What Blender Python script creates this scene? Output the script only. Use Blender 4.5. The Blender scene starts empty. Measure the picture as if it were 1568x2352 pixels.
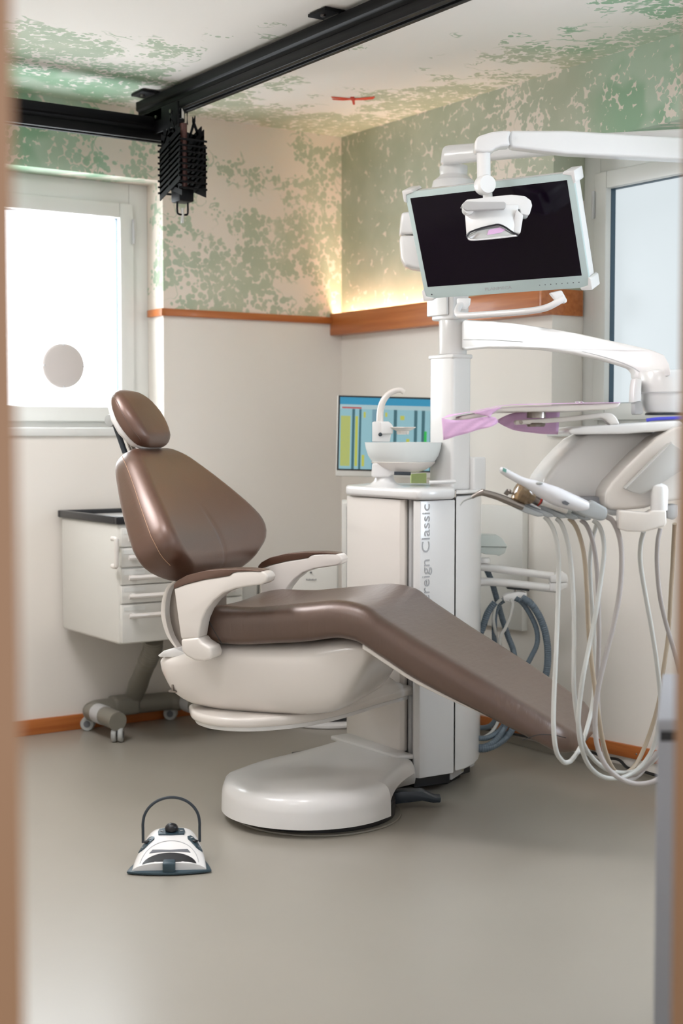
import bpy, bmesh, math, random
from mathutils import Vector, Matrix
random.seed(7)
PI = math.pi
R = math.radians
SC = bpy.context.scene
COL = SC.collection

# ------------------------------------------------------------------ camera, light, exposure
FPX = 3266.7; PITCH = R(3.2); CAMH = 1.2
CAM = Vector((-3.595, -5.33, CAMH)); YAW = R(-34)
cd = bpy.data.cameras.new('camera'); cam = bpy.data.objects.new('camera', cd); COL.objects.link(cam)
cd.lens = 50; cd.sensor_width = 36; cd.sensor_fit = 'AUTO'
cam.location = CAM; cam.rotation_euler = (PI/2 - PITCH, 0, YAW)
cd.dof.use_dof = True; cd.dof.focus_distance = 4.35; cd.dof.aperture_fstop = 2.4
cd.clip_start = 0.05
SC.camera = cam
SC.view_settings.view_transform = 'Standard'; SC.view_settings.look = 'None'
SC.view_settings.exposure = 0.38; SC.view_settings.gamma = 1.0; SC.view_settings.use_curve_mapping = False
W1_POWER, W2_POWER, W3_POWER = 7.5, 0.59, 16.0      # frosted panes: back window, right window, window right of the frame
CEIL_POWER, COVE_POWER, HALL = 18.5, 50.0, 1.1
world = bpy.data.worlds.new('world'); SC.world = world; world.use_nodes = True
world.node_tree.nodes['Background'].inputs[0].default_value = (0.9, 0.93, 1.0, 1)
world.node_tree.nodes['Background'].inputs[1].default_value = HALL

# ------------------------------------------------------------------ helpers
def lin(c):
    return tuple(((v/255)/12.92 if v/255 <= .04045 else ((v/255+.055)/1.055)**2.4) for v in c) + (1,)
def mat(name, rgb, rough=.5, metal=0, coat=0, spec=.5, emit=None, es=1, trans=0, bump=None, noise=None, alpha=1):
    m = bpy.data.materials.new(name); m.use_nodes = True
    nt = m.node_tree; b = nt.nodes['Principled BSDF']
    b.inputs['Base Color'].default_value = lin(rgb); b.inputs['Roughness'].default_value = rough
    b.inputs['Metallic'].default_value = metal; b.inputs['Coat Weight'].default_value = coat
    b.inputs['Coat Roughness'].default_value = .08
    b.inputs['Specular IOR Level'].default_value = spec
    if trans: b.inputs['Transmission Weight'].default_value = trans
    if emit: b.inputs['Emission Color'].default_value = lin(emit); b.inputs['Emission Strength'].default_value = es
    tc = nt.nodes.new('ShaderNodeTexCoord')
    if noise:   # small colour variation: (scale, amount)
        n = nt.nodes.new('ShaderNodeTexNoise'); n.inputs['Scale'].default_value = noise[0]; n.inputs['Detail'].default_value = 5
        nt.links.new(tc.outputs['Object'], n.inputs['Vector'])
        mr = nt.nodes.new('ShaderNodeMapRange'); mr.inputs[3].default_value = 1-noise[1]; mr.inputs[4].default_value = 1+noise[1]*.4
        nt.links.new(n.outputs['Fac'], mr.inputs[0])
        mx = nt.nodes.new('ShaderNodeVectorMath'); mx.operation = 'SCALE'; mx.inputs[0].default_value = lin(rgb)[:3]
        nt.links.new(mr.outputs[0], mx.inputs['Scale']); nt.links.new(mx.outputs[0], b.inputs['Base Color'])
    if bump:    # (scale xyz, strength, distance)
        mp = nt.nodes.new('ShaderNodeMapping'); mp.inputs['Scale'].default_value = bump[0]
        n = nt.nodes.new('ShaderNodeTexNoise'); n.inputs['Scale'].default_value = 1; n.inputs['Detail'].default_value = 6
        bp = nt.nodes.new('ShaderNodeBump'); bp.inputs['Strength'].default_value = bump[1]; bp.inputs['Distance'].default_value = bump[2]
        nt.links.new(tc.outputs['Object'], mp.inputs[0]); nt.links.new(mp.outputs[0], n.inputs['Vector'])
        nt.links.new(n.outputs['Fac'], bp.inputs['Height']); nt.links.new(bp.outputs[0], b.inputs['Normal'])
    return m

def ray(x, y):
    u = (x-784)/FPX; v = -(y-1176)/FPX
    F = math.cos(PITCH)+v*math.sin(PITCH); U = v*math.cos(PITCH)-math.sin(PITCH)
    r = Vector((u/F, 1, U/F)); r.rotate(Matrix.Rotation(YAW, 3, 'Z')); return r
def P(x, y, d): return CAM + ray(x, y)*d                       # point at a given distance in front of the lens
def PX(x, y, xx): r = ray(x, y); return CAM + r*((xx-CAM.x)/r.x)   # on a plane of constant x / y / z
def PY(x, y, yy): r = ray(x, y); return CAM + r*((yy-CAM.y)/r.y)
def PZ(x, y, zz): r = ray(x, y); return CAM + r*((zz-CAM.z)/r.z)
FWD = Vector((0, 1, 0)); FWD.rotate(Matrix.Rotation(YAW, 3, 'Z'))
RGT = Vector((1, 0, 0)); RGT.rotate(Matrix.Rotation(YAW, 3, 'Z'))
UP = Vector((0, 0, 1))

MW = {}
def finish(o, label=None, cat=None, group=None, kind=None):
    if label: o['label'] = label
    if cat: o['category'] = cat
    if group: o['group'] = group
    if kind: o['kind'] = kind
    return o
def thing(name, label, cat, loc, rotz=0, group=None):
    o = bpy.data.objects.new(name, None); COL.objects.link(o)
    o.empty_display_size = .1; o.location = loc; o.rotation_euler = (0, 0, rotz)
    MW[o] = Matrix.Translation(loc) @ Matrix.Rotation(rotz, 4, 'Z')
    return finish(o, label, cat, group)
def build(name, bm, m, parent=None, local=False, bevel=0, seg=2, sharp=35, smooth=True, sub=0, label=None, cat=None, group=None, kind=None, origin=True):
    bmesh.ops.recalc_face_normals(bm, faces=bm.faces)
    if bevel:
        es = [e for e in bm.edges if len(e.link_faces) == 2 and e.calc_face_angle(0) > R(28)]
        if es: bmesh.ops.bevel(bm, geom=es, offset=bevel, segments=seg, profile=.5, affect='EDGES', clamp_overlap=True)
    me = bpy.data.meshes.new(name)
    o = None
    if parent is not None:
        if not local: bm.transform(MW[parent].inverted())
        off = None
    elif origin and kind != 'structure':
        zs = [v.co for v in bm.verts]
        off = Vector((sum(v.x for v in zs)/len(zs), sum(v.y for v in zs)/len(zs), min(v.z for v in zs)))
        bm.transform(Matrix.Translation(-off))
    else: off = None
    bm.to_mesh(me); bm.free()
    ms = m if isinstance(m, (list, tuple)) else [m]
    for k in ms: me.materials.append(k)
    if smooth:
        for p in me.polygons: p.use_smooth = True
        if not sub: me.set_sharp_from_angle(angle=R(sharp))
    o = bpy.data.objects.new(name, me); COL.objects.link(o)
    if parent is not None: o.parent = parent; MW[o] = MW[parent]
    elif off is not None: o.location = off; MW[o] = Matrix.Translation(off)
    else: MW[o] = Matrix.Identity(4)
    if sub:
        md = o.modifiers.new('subdivision', 'SUBSURF'); md.levels = sub; md.render_levels = sub
    return finish(o, label, cat, group, kind)
def dup(root, loc=None, rotz=None, **kw):
    r = root.copy(); COL.objects.link(r)
    if loc is not None: r.location = loc
    if rotz is not None: r.rotation_euler[2] = rotz
    MW[r] = Matrix.Translation(r.location) @ Matrix.Rotation(r.rotation_euler[2], 4, 'Z')
    for ch in list(root.children):
        c = ch.copy(); COL.objects.link(c); c.parent = r
        for g in list(ch.children):
            d = g.copy(); COL.objects.link(d); d.parent = c
    return finish(r, **kw)

def BM(): return bmesh.new()
def box(bm, x0, x1, y0, y1, z0, z1, M=None, mi=0):
    vs = [bm.verts.new(Vector(c)) for c in ((x0,y0,z0),(x1,y0,z0),(x1,y1,z0),(x0,y1,z0),(x0,y0,z1),(x1,y0,z1),(x1,y1,z1),(x0,y1,z1))]
    if M is not None:
        for v in vs: v.co = M @ v.co
    for f in ((0,3,2,1),(4,5,6,7),(0,1,5,4),(1,2,6,5),(2,3,7,6),(3,0,4,7)):
        bm.faces.new([vs[i] for i in f]).material_index = mi
    return bm
def quad(bm, pts, mi=0):
    f = bm.faces.new([bm.verts.new(p) for p in pts]); f.material_index = mi; return f
def prism(bm, pts, vec, mi=0):
    a = [bm.verts.new(Vector(p)) for p in pts]; b = [bm.verts.new(Vector(p)+Vector(vec)) for p in pts]
    n = len(a)
    bm.faces.new(a).material_index = mi; bm.faces.new(b[::-1]).material_index = mi
    for i in range(n): bm.faces.new((a[i], a[(i+1) % n], b[(i+1) % n], b[i])).material_index = mi
    return bm
def loft(bm, rings, cap=True, closed=True, mi=0):
    R_ = [[bm.verts.new(Vector(p)) for p in r] for r in rings]
    n = len(R_[0])
    for a, b in zip(R_, R_[1:]):
        for i in range(n if closed else n-1):
            bm.faces.new((a[i], a[(i+1) % n], b[(i+1) % n], b[i])).material_index = mi
    if cap:
        for r in (R_[0], R_[-1]):
            c = bm.verts.new(sum((v.co for v in r), Vector())/n)
            for i in range(n): bm.faces.new((r[i], r[(i+1) % n], c)).material_index = mi
    return bm
def crom(pts, k=6, closed=False):
    pts = [Vector(p) for p in pts]; n = len(pts); out = []
    rng = range(n) if closed else range(n-1)
    for i in rng:
        if closed: a, b, c, d = pts[i-1], pts[i], pts[(i+1) % n], pts[(i+2) % n]
        else: b, c = pts[i], pts[i+1]; a = pts[i-1] if i else b*2-c; d = pts[i+2] if i+2 < n else c*2-b
        for j in range(k):
            t = j/k
            out.append(.5*((2*b)+(c-a)*t+(2*a-5*b+4*c-d)*t*t+(3*b-a-3*c+d)*t**3))
    if not closed: out.append(pts[-1])
    return out
def tube(bm, pts, r, n=12, k=6, smooth=True, cap=True, ribs=None, mi=0, flat=1.0):
    p = crom(pts, k) if smooth and len(pts) > 2 else [Vector(q) for q in pts]
    rs = r if callable(r) else None
    rings = []; up = None
    L = [0]
    for a, b in zip(p, p[1:]): L.append(L[-1]+(b-a).length)
    for i, q in enumerate(p):
        t = (p[min(i+1, len(p)-1)]-p[max(i-1, 0)]).normalized()
        if up is None:
            up = Vector((0, 0, 1)) if abs(t.z) < .9 else Vector((1, 0, 0))
        up = (up - t*up.dot(t)).normalized(); s = t.cross(up)
        rr = rs(L[i]/L[-1]) if rs else r
        if ribs: rr *= 1+ribs[1]*math.sin(L[i]/ribs[0]*2*PI)
        rings.append([q + s*math.cos(2*PI*j/n)*rr + up*math.sin(2*PI*j/n)*rr*flat for j in range(n)])
    return loft(bm, rings, cap, mi=mi)
def lathe(bm, prof, c, n=32, ax=None, mi=0, arc=None):
    c = Vector(c); ax = Vector(ax).normalized() if ax is not None else Vector((0, 0, 1))
    u = ax.orthogonal().normalized(); v = ax.cross(u)
    rings = [[c+ax*z+(u*math.cos(2*PI*j/n)+v*math.sin(2*PI*j/n))*max(r, 1e-4) for j in range(n)] for r, z in prof]
    return loft(bm, rings, mi=mi)
def ball(bm, c, r, seg=16, sc=(1, 1, 1), mi=0):
    prof = [(r*math.sin(PI*i/10), -r*math.cos(PI*i/10)) for i in range(11)]
    b0 = len(bm.verts); lathe(bm, prof, (0, 0, 0), seg, mi=mi); bm.verts.ensure_lookup_table()
    for v in list(bm.verts)[b0:]: v.co = Vector((v.co.x*sc[0], v.co.y*sc[1], v.co.z*sc[2])) + Vector(c)
    return bm
def rrect(hw, zt, zb, rt, rb, top=None, m=24, k=6):
    """closed ring in (u, z): flat bottom, rounded corners, shaped top"""
    rt = min(rt, hw*.9, (zt-zb)*.6); rb = min(rb, hw*.9, (zt-zb)*.39); out = []
    for j in range(k+1): a = PI+PI/2*j/k; out.append((-hw+rb+rb*math.cos(a), zb+rb+rb*math.sin(a)))
    for j in range(k+1): a = 1.5*PI+PI/2*j/k; out.append((hw-rb+rb*math.cos(a), zb+rb+rb*math.sin(a)))
    for j in range(k+1): a = PI/2*j/k; out.append((hw-rt+rt*math.cos(a), zt-rt+rt*math.sin(a)))
    for j in range(1, m): out.append(((hw-rt)*(1-2*j/m), zt))
    for j in range(k+1): a = PI/2+PI/2*j/k; out.append((-hw+rt+rt*math.cos(a), zt-rt+rt*math.sin(a)))
    if top: out = [(u, z+top(u/hw)*max(0, min(1, (z-(zt-rt))/rt))) for u, z in out]
    return out
def interp(tab, x):
    """smooth monotone curve through a table"""
    n = len(tab)
    if x <= tab[0][0]: return tab[0][1]
    if x >= tab[-1][0]: return tab[-1][1]
    dl_ = [(tab[i+1][1]-tab[i][1])/(tab[i+1][0]-tab[i][0]) for i in range(n-1)]
    def slope(i):
        if i == 0: return dl_[0]
        if i == n-1: return dl_[-1]
        p, q = dl_[i-1], dl_[i]
        if p*q <= 0: return 0
        return 2*p*q/(p+q)
    for i in range(n-1):
        if x <= tab[i+1][0]:
            h = tab[i+1][0]-tab[i][0]; t = (x-tab[i][0])/h
            return ((2*t**3-3*t*t+1)*tab[i][1]+(t**3-2*t*t+t)*h*slope(i)+(-2*t**3+3*t*t)*tab[i+1][1]+(t**3-t*t)*h*slope(i+1))
def vprism(bm, px, d, thick, smooth=0, mi=0):
    """solid whose face towards the door has the given outline and stands d metres away, thick metres deep"""
    dd = d if callable(d) else (lambda x: d)
    pts = [P(x, y, dd(x)) for x, y in px]
    if smooth: pts = crom(pts, smooth, closed=True)
    return prism(bm, pts, FWD*thick, mi)
def text_mesh(name, s, size, M, m, parent, align='LEFT', xs=1.0, offset=0.0):
    cu = bpy.data.curves.new(name, 'FONT'); cu.body = s; cu.size = size; cu.align_x = align; cu.resolution_u = 4; cu.offset = offset
    cu.extrude = .0004
    t = bpy.data.objects.new(name, cu); COL.objects.link(t)
    bpy.context.view_layer.update()
    me = bpy.data.meshes.new_from_object(t.evaluated_get(bpy.context.evaluated_depsgraph_get()))
    COL.objects.unlink(t); bpy.data.objects.remove(t)
    me.transform(Matrix.Diagonal((xs, 1, 1, 1))); me.transform(MW[parent].inverted() @ M)
    me.materials.clear(); me.materials.append(m); me.name = name
    o = bpy.data.objects.new(name, me); COL.objects.link(o); o.parent = parent; MW[o] = MW[parent]
    return o

# ------------------------------------------------------------------ materials
M_white = mat('white_plastic', (226, 224, 222), .28, coat=.35)
M_cream = mat('warm_white_shell', (224, 217, 210), .24, coat=.4)
M_wmatte = mat('white_painted_metal', (218, 216, 210), .4)
M_leather = mat('brown_leather', (94, 60, 41), .44, metal=.42, coat=.75, spec=.6, bump=((160, 160, 160), .25, .0015), noise=(30, .12))
M_leather_w = mat('brown_leather_creased', (84, 56, 39), .42, metal=.38, coat=.8, spec=.6, bump=((95, 14, 14), .5, .005), noise=(30, .12))
for m_ in (M_leather, M_leather_w):
    b_ = m_.node_tree.nodes['Principled BSDF']; b_.inputs['Coat Roughness'].default_value = .36; b_.inputs['Coat IOR'].default_value = 1.7
M_thread = mat('tan_thread', (176, 140, 112), .6)
M_black = mat('black_plastic', (24, 24, 28), .35)
M_blackmet = mat('black_anodised_metal', (10, 9, 11), .5, spec=.18)
M_dark = mat('dark_slate_plastic', (44, 52, 60), .32)
M_teal = mat('dark_teal_plastic', (46, 66, 76), .35)
M_grey = mat('grey_plastic', (170, 172, 170), .38)
M_greyd = mat('grey_tube_paint', (128, 124, 114), .45)
M_steel = mat('brushed_steel', (150, 142, 136), .28, metal=1)
M_chrome = mat('polished_chrome', (205, 205, 205), .12, metal=1)
M_copper = mat('copper_tube', (92, 58, 52), .45, metal=.3)
M_holder = mat('grey_holder_plastic', (172, 176, 178), .35)
M_hose = mat('grey_hose_rubber', (190, 189, 184), .42)
M_hosed = mat('mauve_grey_hose_rubber', (172, 165, 162), .42)
M_hoseb = mat('beige_hose_rubber', (168, 152, 132), .45)
M_suck = mat('blue_grey_corrugated_hose', (96, 110, 122), .45)
M_floor = mat('beige_linoleum', (155, 149, 138), .28, spec=.45, noise=(3.0, .05), bump=((6, 6, 6), .05, .002))
M_plaster = mat('white_plaster', (233, 227, 219), .7, noise=(1.2, .02), bump=((60, 60, 60), .05, .001))
M_frame = mat('white_window_frame', (222, 222, 218), .35)
M_gap = mat('dark_gasket', (60, 84, 100), .5)
M_jamb = mat('tan_veneer', (150, 112, 80), .45, noise=(2.0, .06))
M_pink = mat('pink_tissue_paper', (216, 176, 212), .85, bump=((260, 260, 260), .3, .001))
M_tray = mat('ivory_tray', (222, 216, 210), .3, coat=.2)
M_glass = mat('frosted_bowl_glass', (238, 242, 240), .35, trans=.15)
M_amber = mat('amber_clear_plastic', (226, 190, 146), .1, trans=.75)
M_lime = mat('lime_paper', (214, 234, 160), .6)
M_red = mat('red_paint', (200, 44, 26), .5)
M_blue = mat('blue_pen_plastic', (72, 74, 190), .35)
M_label = mat('label_print_grey', (180, 180, 182), .5)
M_bezel = mat('pale_green_bezel', (190, 206, 204), .3, coat=.2)
M_screen = mat('dark_screen_glass', (14, 5, 19), .12, spec=.2)
M_cable = mat('black_cable_rubber', (20, 18, 18), .5)
M_cab = mat('blue_grey_cabinet_paint', (150, 152, 158), .45)
M_lightgrey = mat('light_grey_panel', (188, 188, 188), .5)
M_handle = mat('warm_grey_handle', (176, 174, 172), .5)
M_print = mat('dark_print', (96, 98, 104), .5)

def wood(name, a, b, axis):
    m = mat(name, a, .38, coat=.15); nt = m.node_tree; bs = nt.nodes['Principled BSDF']
    tc = nt.nodes.new('ShaderNodeTexCoord'); mp = nt.nodes.new('ShaderNodeMapping')
    mp.inputs['Scale'].default_value = (3, 60, 60) if axis == 'x' else (60, 3, 60)
    n = nt.nodes.new('ShaderNodeTexNoise'); n.inputs['Scale'].default_value = 1; n.inputs['Detail'].default_value = 6
    r = nt.nodes.new('ShaderNodeValToRGB'); r.color_ramp.elements[0].color = lin(a); r.color_ramp.elements[1].color = lin(b)
    r.color_ramp.elements[0].position = .35; r.color_ramp.elements[1].position = .65
    nt.links.new(tc.outputs['Object'], mp.inputs[0]); nt.links.new(mp.outputs[0], n.inputs['Vector'])
    nt.links.new(n.outputs['Fac'], r.inputs[0]); nt.links.new(r.outputs[0], bs.inputs['Base Color'])
    return m
M_woodx = wood('cherry_wood_along_back', (168, 92, 40), (186, 110, 54), 'x')
M_woody = wood('cherry_wood_along_right', (168, 92, 40), (188, 112, 56), 'y')

def mural(name, kind):
    """printed wallpaper: silhouettes of leaves and twigs over cream; density and tint follow the place on the wall"""
    m = mat(name, (210, 198, 184), .75); nt = m.node_tree; bs = nt.nodes['Principled BSDF']; L = nt.links.new
    def N(t, **k):
        n = nt.nodes.new(t)
        for a, b in k.items(): setattr(n, a, b)
        return n
    def math_(op, a, b=None, c=None, clamp=False):
        n = N('ShaderNodeMath', operation=op, use_clamp=clamp)
        for i, v in enumerate((a, b, c)):
            if v is None: continue
            if isinstance(v, (int, float)): n.inputs[i].default_value = v
            else: L(v, n.inputs[i])
        return n.outputs[0]
    def ramp(v, a, b, c, d):
        n = N('ShaderNodeMapRange', interpolation_type='SMOOTHSTEP'); n.inputs[1].default_value = a; n.inputs[2].default_value = b
        n.inputs[3].default_value = c; n.inputs[4].default_value = d; L(v, n.inputs[0]); return n.outputs[0]
    geo = N('ShaderNodeNewGeometry').outputs['Position']
    sx = N('ShaderNodeSeparateXYZ'); L(geo, sx.inputs[0]); X, Y, Z = sx.outputs
    def noise(vec, s, det=2):
        n = N('ShaderNodeTexNoise'); n.inputs['Scale'].default_value = s; n.inputs['Detail'].default_value = det; L(vec, n.inputs['Vector'])
        return n
    cmb = N('ShaderNodeCombineXYZ'); L(math_('ADD', X, Y) if kind != 'ceiling' else X, cmb.inputs[0]); L(Z if kind != 'ceiling' else Y, cmb.inputs[1]); flat = cmb.outputs[0]
    # warp
    nw = noise(geo, 9, 2); sub = N('ShaderNodeVectorMath', operation='SUBTRACT'); sub.inputs[1].default_value = (.5, .5, .5)
    L(nw.outputs['Color'], sub.inputs[0]); sc = N('ShaderNodeVectorMath', operation='SCALE'); sc.inputs['Scale'].default_value = .028
    L(sub.outputs[0], sc.inputs[0]); ad = N('ShaderNodeVectorMath', operation='ADD'); L(flat, ad.inputs[0]); L(sc.outputs[0], ad.inputs[1])
    wp = ad.outputs[0]
    big = noise(geo, 2.3, 3).outputs['Fac']; mid = noise(geo, 7.5, 2).outputs['Fac']
    if kind == 'back':
        base = ramp(X, -1.35, -.85, .66, .39); base = math_('ADD', base, ramp(X, -.45, 0, 0, .16))
        base = math_('ADD', base, ramp(Z, 1.7, 2.1, .10, 0)); green = ramp(X, -1.25, -.62, 1, 0)
        base = math_('SUBTRACT', base, math_('MULTIPLY', ramp(Z, 2.2, 2.5, 0, .22), ramp(X, -.95, -.75, 0, 1)))
    elif kind == 'right':
        base = math_('ADD', ramp(Y, -1.5, -.1, .70, .84), ramp(Z, 1.72, 2.05, .24, .0)); green = ramp(Y, -1.75, -1.45, .9, 0)
    elif kind == 'ceiling':
        dx = math_('MULTIPLY', X, -1); dy = math_('MULTIPLY', Y, -1)
        near = math_('MINIMUM', math_('ADD', math_('MULTIPLY', dx, 1.25), 0), dy)
        base = ramp(near, .0, .95, .56, -.05)
        base = math_('ADD', base, math_('MULTIPLY', ramp(X, -1.25, -1.0, .50, 0), ramp(Y, -1.1, -.85, 0, 1)))
        green = math_('MAXIMUM', math_('MULTIPLY', ramp(X, -1.3, -.95, 1, 0), ramp(Y, -.75, -.35, .25, 1)), ramp(Y, -1.75, -1.45, .9, 0))
    n1 = math_('MULTIPLY', math_('SUBTRACT', big, .5), 1.7); n2 = math_('MULTIPLY', math_('SUBTRACT', mid, .5), 1.5)
    dens = math_('ADD', base, math_('ADD', n1, n2))
    def leaves(scale, thr_lo, thr_hi, lo, hi, off):
        v = N('ShaderNodeTexVoronoi', feature='F1', voronoi_dimensions='2D'); v.inputs['Scale'].default_value = scale
        a2 = N('ShaderNodeVectorMath', operation='ADD'); a2.inputs[1].default_value = (off, off*1.7, off*.6); L(wp, a2.inputs[0]); L(a2.outputs[0], v.inputs['Vector'])
        rs_ = N('ShaderNodeSeparateColor'); L(v.outputs['Color'], rs_.inputs[0])
        t = math_('MULTIPLY', ramp(dens, lo, hi, thr_lo, thr_hi), ramp(rs_.outputs[0], 0, 1, .45, 1.15))
        t = math_('SUBTRACT', t, ramp(dens, lo-.02, lo+.08, .7, 0))
        return ramp(math_('SUBTRACT', t, v.outputs['Distance']), -.02, .02, 0, 1)
    hi_ = {'back': .58, 'right': .70, 'ceiling': .60}[kind]
    la = leaves(23, .30, hi_, .36, .95, 0); lb = leaves(36, .34, hi_, .32, .9, 3.1); lc = leaves(28, .28, hi_-.04, .42, .95, 8.3)
    lm = math_('MAXIMUM', la, math_('MAXIMUM', lb, lc))
    # twigs
    tn = noise(geo, 3.1, 4).outputs['Fac']; tw = ramp(math_('ABSOLUTE', math_('SUBTRACT', tn, .5)), .004, .011, 1, 0)
    tn2 = noise(geo, 6.1, 3).outputs['Fac']; tw2 = ramp(math_('ABSOLUTE', math_('SUBTRACT', tn2, .47)), .003, .011, 1, 0)
    tw = math_('MULTIPLY', math_('MAXIMUM', tw, tw2), ramp(dens, .22, .34, 0, 1))
    mask = math_('MAXIMUM', lm, math_('MULTIPLY', tw, .9))
    def mix(f, a, b):
        n = N('ShaderNodeMix', data_type='RGBA'); L(f, n.inputs['Factor'])
        for i, v in ((6, a), (7, b)):
            if isinstance(v, tuple): n.inputs[i].default_value = v
            else: L(v, n.inputs[i])
        return n.outputs[2]
    sage = mix(ramp(mid, .35, .65, 0, 1), lin((196, 200, 178)), lin((182, 190, 168)))
    gr = mix(ramp(noise(geo, 5.0, 2).outputs['Fac'], .42, .58, 0, 1), lin((184, 203, 182)), lin((150, 184, 153)))
    if kind == 'right': sage = mix(ramp(mid, .35, .65, 0, 1), lin((190, 194, 174)), lin((180, 186, 165)))
    leafc = mix(math_('MULTIPLY', green, 1.0, clamp=True), sage, gr)
    L(mix(mask, lin((233, 222, 210)) if kind != 'ceiling' else lin((236, 231, 224)), leafc), bs.inputs['Base Color'])
    return m
M_mback, M_mright, M_mceil = mural('mural_back', 'back'), mural('mural_right', 'right'), mural('mural_ceiling', 'ceiling')

def pane_mat(name, rgb, strength):
    m = mat(name, rgb, .3, spec=.2, emit=rgb, es=strength)
    b = m.node_tree.nodes['Principled BSDF']; b.inputs['Base Color'].default_value = (.10, .11, .12, 1)
    return m
M_pane1 = pane_mat('frosted_glass_bright', (244, 250, 255), W1_POWER)
M_pane2 = pane_mat('frosted_glass_soft', (238, 248, 252), W2_POWER)
M_pane3 = pane_mat('frosted_glass_daylight', (225, 240, 255), W3_POWER)

# ------------------------------------------------------------------ the room
CEIL = 2.515; ZT = 1.695      # ceiling height, height of the wooden trim
XL, YF = -4.05, -4.2          # left wall, front (door) wall
W1 = (-1.95, -.89, 1.215, 2.235)      # back window opening x0,x1,z0,z1
W2 = (-2.75, -1.39, 1.215, 2.235)     # right window opening y0,y1
W3 = (-4.0, -3.05, 1.0, 2.235)
D1, D2 = .14, .153
bm = BM(); box(bm, XL-.1, .25, -6.6, .25, -.1, 0)
build('floor', bm, M_floor, kind='structure', smooth=False)
bm = BM(); box(bm, XL-.1, .25, YF-.15, .25, CEIL, CEIL+.1)
build('ceiling', bm, M_mceil, kind='structure', smooth=False)
bm = BM()   # back wall: 0 plaster, 1 mural
def bw(x0, x1, z0, z1, mi): box(bm, x0, x1, 0, .25, z0, z1, mi=mi)
bw(XL, .25, 0, W1[2], 0)
bw(XL, W1[0], W1[2], ZT, 0); bw(XL, W1[0], ZT, CEIL, 1)
bw(W1[1], .25, W1[2], ZT, 0); bw(W1[1], .25, ZT, CEIL, 1)
bw(W1[0], W1[1], W1[3], CEIL, 1)
build('wall_back', bm, [M_plaster, M_mback], kind='structure', smooth=False)
bm = BM()
def rw(y0, y1, z0, z1, mi): box(bm, 0, .25, y0, y1, z0, z1, mi=mi)
rw(YF, 0, 0, W3[2], 0)
rw(W3[1], 0, W3[2], W2[2], 0)
rw(W2[1], 0, W2[2], ZT, 0); rw(W2[1], 0, ZT, CEIL, 1)
rw(W3[1], W2[0], W2[2], CEIL, 0); rw(YF, W3[0], W3[2], CEIL, 0)
rw(W2[0], W2[1], W2[3], CEIL, 1); rw(W3[0], W3[1], W3[3], CEIL, 1)
build('wall_right', bm, [M_plaster, M_mright], kind='structure', smooth=False)
bm = BM(); box(bm, XL-.1, XL, YF-.15, .25, 0, CEIL); build('wall_left', bm, M_plaster, kind='structure', smooth=False)
DX0, DX1, DH = -3.155, -2.365, 2.2
JL = PY(44, 1000, YF-.14).x; JR = PY(1555, 1000, YF+.02).x
bm = BM(); DT = .12
box(bm, XL, JL-.09, YF-DT, YF, 0, CEIL); box(bm, JR+.13, 0, YF-DT, YF, 0, CEIL)
box(bm, JL-.09, JR+.13, YF-DT, YF, 2.15, CEIL)
build('wall_front', bm, M_plaster, kind='structure', smooth=False)
d = bpy.data.objects.new('door_1', None); COL.objects.link(d); d.location = ((JL+JR)/2, YF, 0); d['kind'] = 'structure'; MW[d] = Matrix.Translation(d.location)
bm = BM(); box(bm, JL-.1, JL, YF-DT-.02, YF+.02, 0, 2.1); build('left_jamb', bm, M_jamb, d, bevel=.004)
bm = BM(); box(bm, JR, JR+.14, YF-DT-.02, YF+.02, 0, 2.1); build('right_jamb', bm, M_jamb, d, bevel=.004)
bm = BM(); box(bm, JL-.1, JR+.14, YF-DT-.02, YF+.02, 2.1, 2.2); build('head_jamb', bm, M_jamb, d, bevel=.004)
# baseboards and trim
bm = BM(); box(bm, XL, 0, -.014, 0, 0, .062); build('baseboard_back', bm, M_woodx, kind='structure', bevel=.003)
bm = BM()
prism(bm, [(0, -.014, .008), (0, -2.3, .078), (0, YF, .078), (0, YF, .128), (0, -2.3, .128), (0, -.014, .040)], (-.014, 0, 0))
build('baseboard_right', bm, M_woody, kind='structure', bevel=.003)
bm = BM(); box(bm, -.008, 0, YF, -.014, 0, .030); build('trim_5', bm, M_floor, kind='structure', bevel=.002)
bm = BM(); box(bm, W1[1]-.0, 0, -.016, .002, ZT-.012, ZT+.018); box(bm, W1[1]-.016, W1[1]+.004, -.016, D1-.02, ZT-.012, ZT+.018)
build('trim_1', bm, M_woodx, kind='structure', bevel=.002)
YS = PX(985, 700, -.05).y
bm = BM()   # box trim with the light cove on its top
box(bm, -.062, -.046, W2[1]+.006, -.0, ZT-.062, ZT+.034); box(bm, -.046, 0, W2[1]+.006, 0, ZT-.062, ZT-.050)
box(bm, -.062, D2-.01, W2[1]-.012, W2[1]+.006, ZT-.062, ZT+.034)
build('trim_2', bm, M_woody, kind='structure', bevel=.002)

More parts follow.
